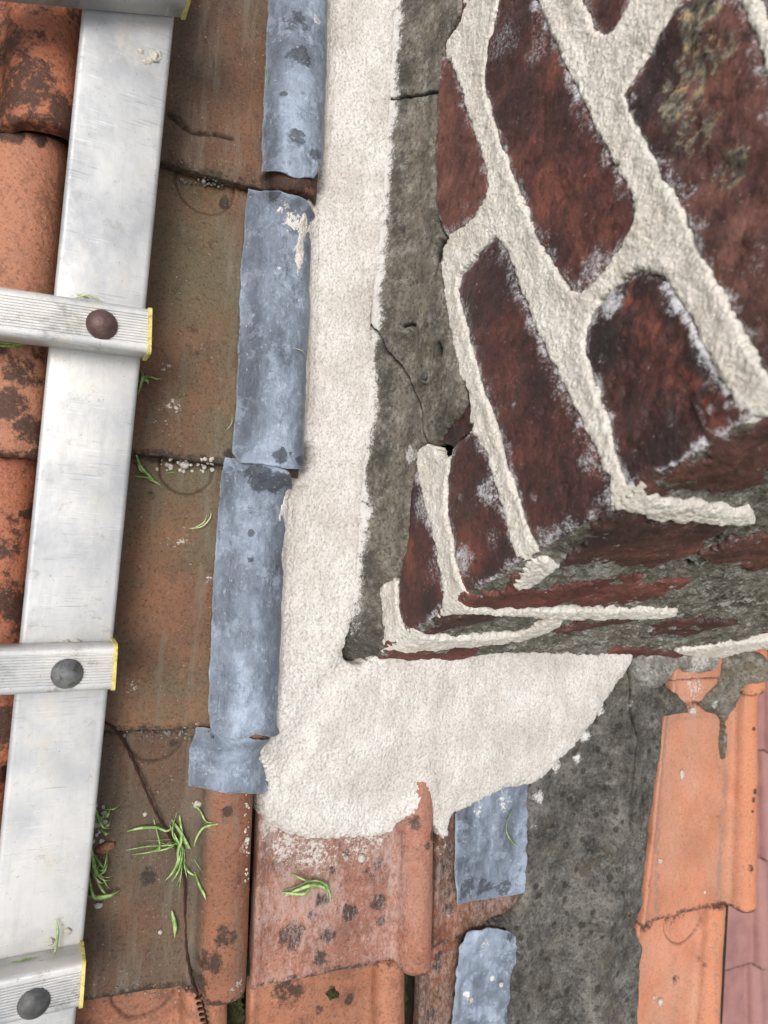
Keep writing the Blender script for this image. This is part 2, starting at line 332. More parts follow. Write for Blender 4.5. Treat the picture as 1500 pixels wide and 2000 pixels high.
def mat_lead(name, dark=.5, bright=.5):
    dark *= .7; bright *= .65
    g = G(name)
    n = g.noise(24, 6, .6, g.vec((1, .35, 1))); c = g.ramp(n, [(.34, S(92, 99, 110)), (.5, S(121, 131, 145)), (.64, S(152, 164, 181))])
    b = g.noise(34, 8, .75, g.vec(off=(6, 2, 2))); c = g.mix(g.ma('MULTIPLY', g.mr(b, .52, .60), bright), c, S(176, 190, 208))
    v = g.vor(90, g.vec(off=(3, 3, 3))); v2 = g.ma('ADD', v, g.ma('MULTIPLY', g.noise(120, 3), .25)); c = g.mix(g.ma('MULTIPLY', g.mr(v2, .24, .34, 1.0, 0.0), .55*dark+.2), c, S(94, 102, 116))
    d = g.noise(24, 7, .75, g.vec(off=(1, 9, 4))); k = g.ma('MAXIMUM', g.ma('MULTIPLY', g.mr(d, .54, .62), dark), g.mr(g.ma('ADD', g.attr('st'), g.ma('MULTIPLY', g.ma('SUBTRACT', g.cn(80, 7, .8), .5), 1.0)), .4, .6))
    c = g.mix(g.ma('MULTIPLY', k, .8), c, S(58, 61, 68))
    sc = g.noise(160, 5, .8, g.vec((1.6, .16, 1))); c = g.mix(g.ma('MULTIPLY', g.mr(sc, .6, .70), .5), c, S(205, 212, 222))
    w = g.attr('wh'); c = g.mix(g.mr(g.ma('ADD', w, g.ma('MULTIPLY', g.ma('SUBTRACT', g.cn(200, 6, .8), .5), 1.4)), .45, .65), c, S(216, 212, 205))
    sp = g.cn(300, 5, .85); c = g.mix(g.mr(sp, .78, .86, 0.0, .75), c, S(56, 58, 64)); sq = g.cn(240, 5, .85, g.vec((1, .7, 1), off=(3, 1, 7))); c = g.mix(g.mr(sq, .76, .86, 0.0, .7), c, S(206, 212, 220))
    ed = g.attr('edge'); c = g.mix(g.mr(ed, .0, .0014, .35, 0.0), c, S(170, 178, 188))  # rim colour lightened as a painted edge highlight
    return g.done(c, .52, [(g.noise(40, 4, .5), .004), (g.noise(120, 5, .7), .0014), (sc, .0008), (g.noise(420, 3, .6), .0005)], metal=.15, spec=.5)
M_L1 = mat_lead('lead_sheet', .35, .5); M_L2 = mat_lead('lead_sheet_dark', .75, .55); M_L3 = mat_lead('lead_sheet_pale', .15, .7)

def mat_alu(name, ax='y'):
    g = G(name)
    vs = (1, .05, 1) if ax == 'y' else (.05, 1, 1)
    n = g.noise(10, 5, .6); c = g.ramp(n, [(.36, S(162, 164, 167)), (.5, S(188, 189, 189)), (.64, S(209, 207, 203))])
    s = g.noise(90, 5, .8, g.vec(vs)); c = g.mix(g.ma('MULTIPLY', g.mr(s, .5, .7), .35), c, S(168, 170, 174))
    d = g.noise(45, 8, .8, g.vec(off=(3, 1, 1))); c = g.mix(g.ma('MULTIPLY', g.mr(d, .56, .68), .55), c, S(148, 143, 134))
    d2 = g.noise(170, 7, .85, g.vec(off=(1, 5, 1))); c = g.mix(g.ma('MULTIPLY', g.mr(d2, .62, .68), .6), c, S(112, 110, 108))
    # fine scratches in several directions
    for i, (r_, o_) in enumerate(((.45, 1), (1.25, 4), (-.7, 7), (1.7, 2))):
        v = g.vec((22, 800, 1), (o_, o_*2, 0), (0, 0, r_)); sc = g.cn(1.0, 2, .5, v)
        mk = g.cn(22, 2, .5, g.vec(off=(o_*3, 0, 0)))
        c = g.mix(g.ma('MULTIPLY', g.ma('MULTIPLY', g.mr(sc, .82, .92), g.mr(mk, .5, .8)), .4), c, S(110, 108, 106) if i % 2 else S(238, 238, 238))
    c = g.mix(g.mr(g.ma('ADD', g.attr('st'), g.ma('MULTIPLY', g.ma('SUBTRACT', g.noise(140, 6, .85), .5), 1.2)), .42, .85), c, S(118, 112, 100))
    sm = g.cn(30, 7, .8, g.vec((1, .7, 1), off=(9, 9, 1))); c = g.mix(g.ma('MULTIPLY', g.mr(sm, .55, .9), .5), c, S(204, 194, 176))
    pk = g.cn(260, 4, .8, g.vec(off=(2, 9, 1))); c = g.mix(g.ma('MULTIPLY', g.mr(pk, .86, .93), .8), c, S(84, 80, 76))
    return g.done(c, g.mr(d, .3, .7, .34, .6), [(g.noise(20, 3), .0010), (g.noise(140, 4), .0002)], metal=.3, spec=.5)
M_AL = mat_alu('scratched_aluminium'); M_ALR = mat_alu('ribbed_aluminium', 'x')
def mat_simple(name, a, b, sc=60, rough=.6, metal=0.0, bump=.0006, spec=.4, dirt=None, two=False):
    g = G(name); n = g.noise(sc, 6, .7); c = g.mix(g.mr(n, .35, .65), S(*a), S(*b))
    if dirt: c = g.mix(g.ma('MULTIPLY', g.mr(g.noise(sc*2.3, 7, .8, g.vec(off=(4, 4, 4))), .5, .62), .8), c, S(*dirt))
    return g.done(c, rough, [(g.noise(sc*5, 4, .6), bump)], metal=metal, spec=spec)
M_YEL = mat_simple('yellow_plastic', (204, 188, 96), (222, 208, 134), 90, .55, dirt=(140, 128, 90))
M_RUST = mat_simple('brown_rivet', (84, 64, 62), (104, 82, 80), 70, .5, .3)
M_STEEL = mat_simple('grey_rivet', (96, 97, 97), (122, 123, 122), 60, .6, .3, dirt=(60, 58, 56))
M_STEELD = mat_simple('dark_rivet', (76, 76, 77), (104, 104, 104), 60, .6, .3)
M_WIRE = mat_simple('rusty_wire', (52, 30, 26), (74, 42, 34), 300, .7, .2)
M_CRUMB = mat_simple('mortar_crumb', (196, 188, 174), (226, 220, 208), 300, .95, 0, .0015)
M_MOSS = mat_simple('moss_green', (42, 46, 22), (84, 88, 46), 300, .95, 0, .003)
M_DARK = mat_simple('dark_core', (22, 17, 16), (36, 28, 26), 30, .9, 0, .004)  # near-black colour stands in for shade in the gap between bricks
M_DECK = mat_simple('old_batten_wood', (34, 28, 22), (52, 42, 32), 40, .9)
M_GROUND = mat_simple('ground_grass', (70, 84, 44), (98, 104, 60), .4, .95)
M_WALL = mat_simple('house_brick_wall', (120, 72, 56), (146, 92, 74), 6, .9, 0, .01)
def mat_grass(name, a, b):
    g = G(name); n = g.noise(110, 4, .6); c = g.mix(g.mr(n, .38, .62), S(*a), S(*b)); st = g.noise(900, 2, .5, g.vec((1, 1, 1)))
    c = g.mix(g.ma('MULTIPLY', st, .3), c, S(170, 205, 120)); g.b.inputs['Transmission Weight'].default_value = 0
    return g.done(c, .55, [], spec=.3)
M_GR = mat_grass('fresh_grass', (116, 152, 78), (184, 208, 142)); M_GRP = mat_grass('pale_grass', (186, 196, 138), (206, 208, 164)); M_GRD = mat_grass('drying_grass', (110, 138, 72), (150, 170, 100))

# ---------------------------------------------------------------- roof height map (what lies under mortar, lead and crumbs)
HR = 0.0025; HU0, HV0, HNU, HNV = -0.45, -0.75, 720, 640
HM = np.full((HNU, HNV), -0.02)
def hm_add(V):
    i = ((V[:, 0]-HU0)/HR+.5).astype(int); j = ((V[:, 1]-HV0)/HR+.5).astype(int)
    k = (i >= 0) & (i < HNU) & (j >= 0) & (j < HNV); np.maximum.at(HM, (i[k], j[k]), V[k, 2])
def hm_max(n):
    A = HM.copy()
    for _ in range(n):
        B = A.copy(); B[1:] = np.maximum(B[1:], A[:-1]); B[:-1] = np.maximum(B[:-1], A[1:]); A = B.copy()
        A[:, 1:] = np.maximum(A[:, 1:], B[:, :-1]); A[:, :-1] = np.maximum(A[:, :-1], B[:, 1:])
    return A
def outline(A, px, lift):
    out = []
    for x, y in px:
        h = .02
        for _ in range(6): a = ROOF.ab(x, y, h); h = max(0, float(samp(A, np.array(a[0]), np.array(a[1]))))*.6 + h*.4 
        out.append(ROOF.ab(x, y, max(0, float(samp(A, np.array(a[0]), np.array(a[1])))) + lift))
    return np.array(out)
def hm_blur(n, A=None):
    A = HM.copy() if A is None else A; k = np.ones(2*n+1)/(2*n+1)
    for _ in range(2):
        c = np.cumsum(np.pad(A, ((n+1, n), (0, 0)), 'edge'), 0); A = (c[2*n+1:]-c[:-2*n-1])/(2*n+1)
        c = np.cumsum(np.pad(A, ((0, 0), (n+1, n)), 'edge'), 1); A = (c[:, 2*n+1:]-c[:, :-2*n-1])/(2*n+1)
    return A
def samp(A, u, v):
    x = np.clip((u-HU0)/HR, 0, HNU-1.001); y = np.clip((v-HV0)/HR, 0, HNV-1.001); i = x.astype(int); j = y.astype(int); fx = x-i; fy = y-j
    return (A[i, j]*(1-fx)+A[i+1, j]*fx)*(1-fy) + (A[i, j+1]*(1-fx)+A[i+1, j+1]*fx)*fy

# ---------------------------------------------------------------- clay tiles
GT = 'clay tiles laid in courses on the roof'
def tile(label, mat, LL, LR, UL, UR, r=.024, over=.05, res=.0016, lift=.016, thick=.012, stain_shade=(), white=(), moss=(), nub=None, seed=0, pan_lip=.004,
         plane=None, group=GT, dirt=(), roll_h=1.0, cracks=(), wob=1.0, hm=True, taper=1.0):
    """corner pixels (or roof metres when plane is given) of the exposed tile; lower edge LL-LR, upper UL-UR; roll on the right side"""
    if plane is None: q = [ROOF.ab(*LL, .014), ROOF.ab(*LR, .034), ROOF.ab(*UL, .004), ROOF.ab(*UR, .024)]; base = 0.0
    else: q = [np.array(p, float) for p in (LL, LR, UL, UR)]; base = plane
    LLp, LRp, ULp, URp = q
    W = np.linalg.norm(LRp-LLp); L = np.linalg.norm(ULp-LLp); ov = over/L
    pan = W-2*r
    prof = [(0, pan_lip*.2), (.0015, pan_lip), (.005, pan_lip), (.009, pan_lip*.3), (.014, 0)]
    prof += [(s, -.0015*math.sin(math.pi*s/pan)) for s in np.linspace(.02, pan-.012, max(8, int(pan/res*.8)))]
    c = W-r; h0 = .004
    prof += [(pan-.008, .0), (pan-.004, .001), (pan-.0015, .0025)]
    for a in np.linspace(172, -25, int(4*r/res*.75)+8):
        aa = math.radians(a); prof.append((c+r*math.cos(aa), h0*roll_h+r*1.12*roll_h*math.sin(aa)))
    prof.append((W-.002, -.010)); prof = np.array(prof)
    nt_ = int(L*(1+ov)/(res*1.1)); tt = np.concatenate([[0, .0006, .0015, .003, .0045, .0065, .009, .012], np.linspace(.015, L*(1+ov), nt_)])
    s, t = np.meshgrid(prof[:, 0], tt, indexing='ij'); hh = np.repeat(prof[:, 1][:, None], len(tt), 1)
    fs, ft = s/W, t/L
    lo = LLp[None, None]*(1-fs[..., None]) + LRp*fs[..., None]; up = ULp*(1-fs[..., None]) + URp*fs[..., None]
    UV = lo*(1-ft[..., None]) + up*ft[..., None]
    U, V = UV[..., 0], UV[..., 1]
    rollness = smooth(s, pan-.004, pan+.01)
    V = V + (0.0022*wob*fbm(U, V*0, .03, 3, seed)) * (1-smooth(t, .0, .05)) - .006*rollness*(1-smooth(t, 0, .05))
    end = np.sqrt(np.clip(1-((.010-np.minimum(t, .010))/.010)**2, 0, 1))
    hh = np.where(rollness > .5, hh*(.80+.20*end)-.0015*(1-end), hh-.0018*(1-end))
    hh = hh*(1-.22*np.clip(ft, 0, 1)*rollness)
    N = base + lift*(1-ft) - .001 + hh + .0016*wob*fbm(U, V, .07, 2, seed+1) + .0005*fbm(U, V, .008, 3, seed+2) + .0002*fbm(U, V, .002, 2, seed+3)
    N = np.where(ft > 1, N-(ft-1)*.03 - .8*np.maximum(hh, 0)*smooth(t-L, .0, .006), N)
    crk = np.zeros_like(N)
    if nub is not None:
        cx, cy, rp = nub; cc = ROOF.ab(cx, cy, .008); rr = np.linalg.norm(ROOF.ab(cx+rp, cy, .008)-cc)
        d = np.hypot(U-cc[0], (V-cc[1])*1.05) + .0015*fbm(U, V, .02, 2, seed); ring = np.exp(-((d-rr)/.0011)**2); N = N - .0030*ring - .0022*(1-smooth(d, rr-.002, rr)); crk = np.maximum(crk, ring*.9)
    for cp, wd, dp in cracks:
        d = linesd(ROOF.poly(cp, .01), U + .002*fbm(U, V, .012, 3, 31), V + .002*fbm(U, V, .012, 3, 32)); k = 1-smooth(d, wd*.4, wd); N = N - dp*k; crk = np.maximum(crk, k)
    fl = lambda A: A.ravel()
    U, V, N = fl(U), fl(V), fl(N); VV = np.stack([U, V, N], 1)
    if hm: hm_add(VV)
    na, nb = s.shape; idx = np.arange(na*nb).reshape(na, nb)
    qd = np.stack([idx[:-1, :-1].ravel(), idx[1:, :-1].ravel(), idx[1:, 1:].ravel(), idx[:-1, 1:].ravel()], 1)
    tl = fl(t); sfl = fl(s)
    st = spots(ROOF, stain_shade, .012)(U, V) if stain_shade else np.zeros_like(U)
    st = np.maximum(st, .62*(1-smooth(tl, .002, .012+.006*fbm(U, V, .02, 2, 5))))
    st = np.maximum(st, .55*(1-smooth(L-tl, -.002, .010+.008*fbm(U, V, .02, 2, 6))))  # grime and overlap shading painted dark under the tile above
    wh = spots(ROOF, white, .012)(U, V) if white else np.zeros_like(U)
    ms = spots(ROOF, moss, .012)(U, V) if moss else np.zeros_like(U)
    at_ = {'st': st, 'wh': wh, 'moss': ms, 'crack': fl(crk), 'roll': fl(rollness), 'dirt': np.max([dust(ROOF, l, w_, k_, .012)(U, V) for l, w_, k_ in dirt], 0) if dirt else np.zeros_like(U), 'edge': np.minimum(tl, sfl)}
    VV, qd, at_ = add_skirt(VV, qd, np.array([0, 0, -thick]), at_)
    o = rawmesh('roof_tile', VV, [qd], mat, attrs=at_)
    return props(o, label, 'roof tile', group)

# left column, mostly under the ladder
tile('orange tile with black stains at the top left, its roll ending above a shadow', M_T0, (-430, 190), (158, 262), (-430, -480), (190, -330), r=.032, seed=1, lift=.020,
     stain_shade=[(60, 215, 80, .75), (20, 130, 60, .6), (75, 60, 45, .55), (0, 30, 60, .5), (120, 250, 40, .8), (40, 120, 60, .45), (130, 30, 30, .6), (10, 220, 60, .7)])
tile('clean orange roll tile left of the ladder, black band at its top end', M_T5, (-450, 850), (92, 885), (-430, 245), (134, 272), r=.031, seed=2,
     stain_shade=[(25, 275, 36, .95), (75, 285, 28, .8), (40, 740, 50, .7), (20, 800, 55, .7), (60, 850, 40, .8), (0, 690, 30, .7), (75, 700, 25, .6)])
tile('orange tile with black blotches at the left edge, between the middle and lower rungs', M_T0, (-470, 1470), (42, 1478), (-450, 880), (78, 895), r=.030, seed=3,
     stain_shade=[(20, 1170, 55, .8), (10, 1400, 60, .8), (60, 1000, 25, .8)])
tile('orange tile at the lower left edge behind the ladder, under the lowest full rung', M_T0, (-490, 2060), (-20, 2050), (-470, 1470), (22, 1478), r=.029, seed=4)
tile('tile left of the ladder at the bottom edge of the roof', M_T5, (-510, 2600), (-80, 2590), (-490, 2060), (-30, 2050), r=.028, seed=5)
# the roof goes on beyond the top and left edges of the photo
def beyond(label, mat, a, b, rows, seed, r=.028):
    A, B = ROOF.ab(*a, .01), ROOF.ab(*b, .02)
    for k in range(rows):
        o = np.array([.012*k, .285*k])
        tile(label % ('nearer', 'farther')[k], mat, A+o, B+o, A+o+np.array([.012, .285]), B+o+np.array([.0, .285]), r=r, plane=0.0, res=.004, seed=seed+k, hm=True)
beyond('black stained orange tile beyond the top left of the photo, the %s of two', M_T0, (-430, -480), (190, -330), 2, 400)
beyond('dark brown tile beyond the top edge between ladder and lead, the %s of two', M_T1b, (160, -300), (655, -250), 2, 410)
# second column: brown pans right of the ladder
tile('dark brown tile at the top between ladder and lead, flaked crack near its end', M_T1b, (135, 262), (625, 384), (160, -300), (655, -250), seed=11, r=.026,
     cracks=[([(330, 225), (352, 245), (378, 262), (430, 265), (455, 272)], .0024, .005), ([(350, 228), (365, 250)], .0018, .003)], stain_shade=[(340, 225, 14, .6), (480, 335, 22, .5), (530, 362, 30, 1.1), (560, 362, 40, 1.3), (600, 366, 40, 1.3), (525, 352, 12, .6)], moss=[(400, 340, 90, .45)])  # strongest spots paint the shade of the open notch beside the lead
tile('brown tile with mossy seam and half round mark beside the brown riveted rung', M_T1, (95, 866), (590, 922), (125, 270), (615, 378), seed=12, r=.026, nub=(405, 356, 55),
     stain_shade=[(445, 385, 16, .9), (380, 640, 16, .5), (385, 690, 22, .45), (445, 888, 14, .8), (560, 905, 36, 1.3), (590, 915, 30, 1.3), (590, 385, 36, 1.3)], moss=[(330, 340, 40, .5), (420, 352, 60, .6), (390, 600, 60, .35), (300, 840, 50, .3)],  # strongest spots paint notch shade at both lead ends
     white=[(340, 790, 24, .4), (325, 715, 14, .45)])
tile('brown tile with half round mark and grass wisp beside the third lead strip', M_T1, (42, 1432), (538, 1432), (80, 875), (565, 925), seed=13, r=.026, nub=(368, 914, 52),
     stain_shade=[(300, 968, 14, .7), (225, 1100, 22, .3)], moss=[(350, 1330, 60, .3), (400, 940, 40, .5), (300, 1400, 60, .3), (420, 1100, 40, .4)],
     white=[(360, 1060, 30, .3), (260, 1340, 20, .35), (410, 1130, 10, .5)])
tile('brown tile under the rusty wire and grass, its orange roll exposed below lead', M_T1b, (-15, 1985), (486, 1932), (25, 1440), (508, 1440), seed=14, r=.0265, dirt=[([(392, 1560), (372, 1920)], .010, .8)], nub=(308, 1436, 58),
     stain_shade=[(290, 1715, 24, .7), (435, 1570, 16, .8), (425, 1800, 26, .75), (400, 1850, 30, .7), (455, 1700, 14, .5), (215, 1820, 8, .6), (385, 1895, 20, .7), (345, 1460, 12, .8), (500, 1442, 24, 1.2)],  # strongest spot paints the dark gap at the lead end into the tile
     moss=[(380, 1530, 30, .3)], white=[(470, 1640, 12, .5), (450, 1890, 22, .3)])
tile('orange tile at the bottom edge where the wire coil ends', M_T5, (-60, 2520), (452, 2490), (-20, 1990), (452, 1930), seed=15, r=.026, nub=(285, 1938, 60), stain_shade=[(300, 1950, 10, .5)])
# third column
tile('pinkish frosted tile with round dark spots directly below the pale mortar apron', M_T2, (488, 1932), (850, 1886), (512, 1500), (862, 1475), seed=21, r=.0215, over=.0, lift=.016,
     stain_shade=[(630, 1762, 20, .8), (610, 1790, 12, .8), (685, 1783, 19, .95), (742, 1765, 20, .85), (570, 1830, 34, .75), (640, 1828, 18, .9), (625, 1875, 22, .7), (720, 1710, 24, .5), (745, 1800, 12, .8), (680, 1672, 10, .6), (540, 1700, 20, .5),
            (650, 1705, 16, .5), (745, 1690, 15, .6), (840, 1620, 16, .9), (800, 1600, 14, .9), (820, 1640, 9, .8)],
     white=[(560, 1660, 34, .6), (620, 1668, 50, .55), (700, 1660, 40, .45), (530, 1620, 24, .7), (735, 1640, 30, .5), (845, 1720, 9, .4), (520, 1750, 12, .4)])
tile('orange tile with faint dark spots at the bottom edge, below the frosted one', M_T5, (470, 2400), (800, 2350), (490, 1925), (803, 1880), seed=22, r=.0215,
     stain_shade=[(570, 1950, 42, .62), (655, 1950, 13, .8), (690, 1965, 14, .7), (650, 1905, 10, .5), (630, 1985, 12, .6)], moss=[(655, 1948, 9, .8)])
# fourth column, mostly covered
tile('dark chipped tile squeezed between the frosted roll and the square lead patch', M_T3, (848, 1856), (1222, 1800), (866, 1470), (1258, 1440), seed=31, r=.021, over=.0, lift=.008,
     stain_shade=[(870, 1700, 20, .6), (880, 1780, 16, .8), (905, 1790, 14, .5)], white=[(868, 1660, 16, .4)], taper=1)
tile('brown tile left of the wavy lead strip at the bottom edge', M_T3, (808, 2320), (1180, 2290), (826, 1852), (1200, 1800), seed=32, r=.021, lift=.010, stain_shade=[(865, 1900, 12, 1), (868, 1880, 10, 1), (850, 1990, 16, .8)])
# fifth column at the right verge
tile('short orange tile showing between mortar lumps under the chimney front', M_T4, (1304, 1392), (1499, 1345), (1338, 1180), (1525, 1150), seed=41, r=.0205, over=0, lift=.014, white=[(1360, 1342, 22, .5)], cracks=[([(1300, 1330), (1440, 1322)], .0014, .003)])
tile('bright orange tile with crumbs of mortar beside the dark cement, clean smooth roll', M_T4, (1250, 1808), (1480, 1768), (1300, 1396), (1494, 1350), seed=42, r=.0215, dirt=[([(1316, 1400), (1300, 1500), (1290, 1620), (1278, 1790)], .011, .9), ([(1428, 1440), (1420, 1560), (1408, 1680), (1400, 1775)], .014, .9), ([(1310, 1410), (1410, 1405)], .02, .6), ([(1350, 1450), (1345, 1700)], .03, .3)],
     stain_shade=[(1437, 1300, 5, .9), (1277, 1560, 10, .35), (1275, 1640, 10, .35), (1268, 1720, 10, .35), (1415, 1500, 10, .3), (1410, 1600, 9, .3), (1440, 1780, 14, .8), (1458, 1420, 4, .9), (1453, 1537, 5, .9), (1449, 1553, 4, .9), (1446, 1575, 3, .9), (1436, 1680, 6, .7)])
tile('bright orange tile at the lower right corner with a mortar crumb on it', M_T4, (1205, 2280), (1398, 2240), (1247, 1806), (1433, 1772), seed=43, r=.0205, dirt=[([(1390, 1800), (1378, 1990)], .012, .7), ([(1330, 1880), (1325, 2000)], .02, .5)], nub=(1342, 1802, 32),
     stain_shade=[(1330, 1920, 9, .6), (1275, 1812, 18, .8), (1335, 1790, 24, .7), (1370, 1880, 8, .5)])

# ---------------------------------------------------------------- lead flashing
GL = 'lead flashing pieces'
def lead(label, mat, px, seed, stain_shade=(), white=(), ph=.025, en=(.0012, .03, .0006, .005), lift=.004, curl=.0, wave=1.0, blur=3):
    A = hm_blur(blur, hm_max(3))
    def hf(a, b, sd):
        h = samp(A, a, b) + lift + .0026*wave*fbm(a, b, .03, 2, seed) + .0011*fbm(a, b, .010, 3, seed+4) + .003*smooth(fbm(a, b*.2, .05, 1, seed+8), .1, .9)*(1-smooth(-sd, 0, .02))
        return h - .0010*(1-smooth(-sd, 0, .003))
    o = patch('lead_flashing', mat, ROOF, outline(A, px, lift), hf, .0012, ab=True, ph=ph, en=en, seed=seed, skirt=.0020, rnd=0,
              attrs={'st': spots(ROOF, stain_shade, ph) if stain_shade else (lambda A_, B_, S_: np.zeros_like(A_)), 'wh': spots(ROOF, white, ph) if white else (lambda A_, B_, S_: np.zeros_like(A_))})
    n = len(o.data.vertices); co = np.zeros(n*3); o.data.vertices.foreach_get('co', co); hm_add(co.reshape(-1, 3)+np.array(o['_o']))
    return props(o, label, 'lead flashing', GL)
lead('short pale lead piece tucked under the third strip above the exposed orange roll', M_L3, [(386, 1422), (430, 1426), (560, 1432), (560, 1480), (560, 1530), (545, 1549), (470, 1549), (400, 1542), (367, 1536), (372, 1470)], 4,
     stain_shade=[(515, 1460, 10, .7), (535, 1535, 12, .8), (430, 1468, 8, .4)], blur=4)
lead('third lead strip with a black patch at its top beside the middle of the mortar', M_L1, [(441, 893), (470, 896), (520, 902), (562, 918), (570, 955), (590, 985), (585, 1050), (585, 1300), (580, 1432), (500, 1434), (482, 1443), (440, 1446), (413, 1430), (411, 1300), (419, 1100)], 3,
     stain_shade=[(500, 935, 32, 1), (530, 945, 26, 1), (555, 940, 18, .9), (485, 1040, 9, .9), (484, 1092, 7, .8), (485, 995, 12, .6), (465, 1065, 8, .5), (535, 1110, 9, .7)], white=[(530, 1340, 12, .4), (480, 930, 6, .3)])
lead('long second lead strip with mortar smears near its top and dark wavy lower end', M_L1, [(487, 366), (520, 370), (565, 376), (600, 388), (612, 412), (625, 440), (620, 600), (622, 750), (622, 830), (592, 870), (590, 920), (560, 916), (520, 908), (470, 903), (457, 885), (462, 800), (469, 600), (477, 450)], 2,
     stain_shade=[(590, 385, 20, 1), (530, 388, 14, .6), (530, 893, 20, .8), (575, 900, 16, .85), (552, 890, 10, .5), (500, 500, 14, .3)], white=[(568, 440, 22, .75), (545, 410, 16, .5), (572, 490, 9, .5), (540, 530, 5, .6), (565, 600, 8, .35)])
lead('topmost lead strip, pale and scuffed, running off the top edge', M_L2, [(532, -160), (680, -160), (670, 60), (655, 170), (646, 240), (632, 300), (614, 346), (575, 343), (512, 334), (514, 250), (520, 120)], 1,
     stain_shade=[(570, 60, 26, .6), (575, 130, 26, .75), (565, 290, 20, .8), (600, 320, 16, .7), (545, 200, 10, .6)], white=[(608, 60, 12, .5), (605, 250, 10, .4)])
lead('square two tone lead patch below the pale apron, a green blade on it', M_L2, [(891, 1590), (930, 1560), (1000, 1520), (1042, 1520), (1040, 1600), (1036, 1690), (1030, 1744), (960, 1755), (894, 1768), (890, 1700)], 5,
     en=(.0004, .02, .0002, .004), stain_shade=[(920, 1650, 34, .35), (950, 1700, 40, .3), (930, 1620, 30, .35), (925, 1745, 26, .6), (960, 1745, 24, .6), (1000, 1742, 24, .6)], white=[(1000, 1575, 22, .4), (950, 1590, 14, .5), (920, 1650, 8, .35)], blur=8, lift=.006)
lead('wavy blue lead strip at the bottom edge between brown tile and dark cement', M_L3, [(912, 1822), (950, 1812), (1005, 1822), (1016, 1850), (1010, 1900), (1000, 1960), (985, 2100), (872, 2100), (888, 1960), (894, 1900), (896, 1850)], 6,
     stain_shade=[(1005, 1840, 10, .6), (893, 1960, 7, .5)], white=[(975, 1925, 5, .9), (922, 1955, 7, .7), (960, 1850, 20, .3)], blur=9, lift=.012, wave=2.2)

# ---------------------------------------------------------------- dark cement valley
HM0 = np.maximum(hm_max(2), .004); HB = hm_blur(9, HM0.copy()); HB2 = hm_blur(2, HM0.copy())
SLITS = [ROOF.poly(p, .02) for p in ([(1231, 1548), (1234, 1585), (1236, 1602), (1232, 1618), (1227, 1600), (1229, 1570)], [(1226, 1640), (1230, 1655), (1226, 1700), (1224, 1755), (1216, 1758), (1219, 1700)])]
def hcem(a, b, sd):
    low = samp(HB2, a, b); top = np.maximum(samp(HB, a, b)+.008, low+.003) + .0022*fbm(a, b, .05, 2, 50) + .0010*fbm(a, b, .012, 3, 51) + .0005*fbm(a, b, .003, 2, 52)
    e = np.sqrt(np.clip(1-(1-np.clip(-sd/.010, 0, 1))**2, 0, 1)); return low-.001 + (top-low+.001)*e
cem = patch('cement_fillet', M_CEM, ROOF, outline(HB2, [(1225, 1240), (1262, 1262), (1262, 1300), (1302, 1339), (1345, 1374), (1345, 1393), (1298, 1401), (1296, 1460), (1287, 1520), (1277, 1600), (1268, 1700), (1263, 1775), (1246, 1812), (1256, 1850), (1248, 2000), (1235, 2160), (975, 2160), (1000, 1960),
    (1012, 1880), (1014, 1835), (990, 1815), (960, 1812), (1005, 1780), (1030, 1745), (1036, 1640), (1036, 1500), (1100, 1420), (1150, 1330), (1200, 1250)], .006), hcem, .0014, ab=True, rnd=0, ph=.02, holes=SLITS, seed=9, skirt=.006,
    en=(.003, .02, .001, .004), cracks=[([(1235, 1300), (1242, 1340), (1240, 1390), (1246, 1440), (1238, 1470), (1232, 1510), (1228, 1560)], .0034, .010)],
    attrs={'wh': spots(ROOF, [(1180, 1390, 10, .8), (1150, 1440, 14, .8), (1135, 1485, 10, .8), (1095, 1500, 12, .7), (1060, 1560, 14, .7), (1240, 1380, 9, .5), (1258, 1640, 14, .35), (1050, 1620, 10, .4)], .02)})
props(cem, 'dark mottled cement band running down between lead patches and bright orange tiles', 'cement')
n_ = len(cem.data.vertices); co_ = np.zeros(n_*3); cem.data.vertices.foreach_get('co', co_); hm_add(co_.reshape(-1, 3)+np.array(cem['_o']))
# mortar lumps bedding the verge tile under the chimney
def lump(label, mat, px, hgt, seed, wh=(), ph=.03):
    A = hm_blur(4, np.maximum(hm_max(2), .008))
    def hf(a, b, sd):
        low = samp(A, a, b); e = np.sqrt(np.clip(1-(1-np.clip(-sd/.012, 0, 1))**2, 0, 1)); return low-.002 + e*hgt + .0035*e*fbm(a, b, .014, 3, seed) + .0006*fbm(a, b, .003, 2, seed)
    o = patch('mortar_bedding', mat, ROOF, outline(hm_max(2), px, .01), hf, .0012, ab=True, ph=ph, seed=seed, skirt=.005, rnd=2, en=(.0018, .012, .001, .003), attrs={'wh': spots(ROOF, wh, ph) if wh else (lambda A_, B_, S_: np.zeros_like(A_))})
    return props(o, label, 'mortar', 'old mortar lumps bedding the verge tiles')
lump('ochre stained mortar lump under the chimney front, right of the pale apron', M_LUMP, [(1246, 1255), (1325, 1255), (1334, 1300), (1322, 1320), (1306, 1345), (1266, 1350), (1244, 1310)], .012, 61)
lump('grey and white mortar lump under the chimney front, second from the apron', M_LUMP, [(1330, 1262), (1410, 1262), (1412, 1300), (1400, 1316), (1350, 1318), (1332, 1306)], .012, 62, wh=[(1380, 1290, 28, .6), (1345, 1270, 18, .7), (1375, 1315, 14, .6)])
lump('dark crumbly mortar running down left of the clean orange roll', M_GREY, [(1425, 1262), (1497, 1270), (1496, 1322), (1468, 1337), (1462, 1386), (1442, 1410), (1434, 1470), (1424, 1500), (1422, 1400), (1383, 1392), (1377, 1368), (1416, 1337), (1422, 1300)], .010, 63, wh=[(1410, 1378, 8, .6)])
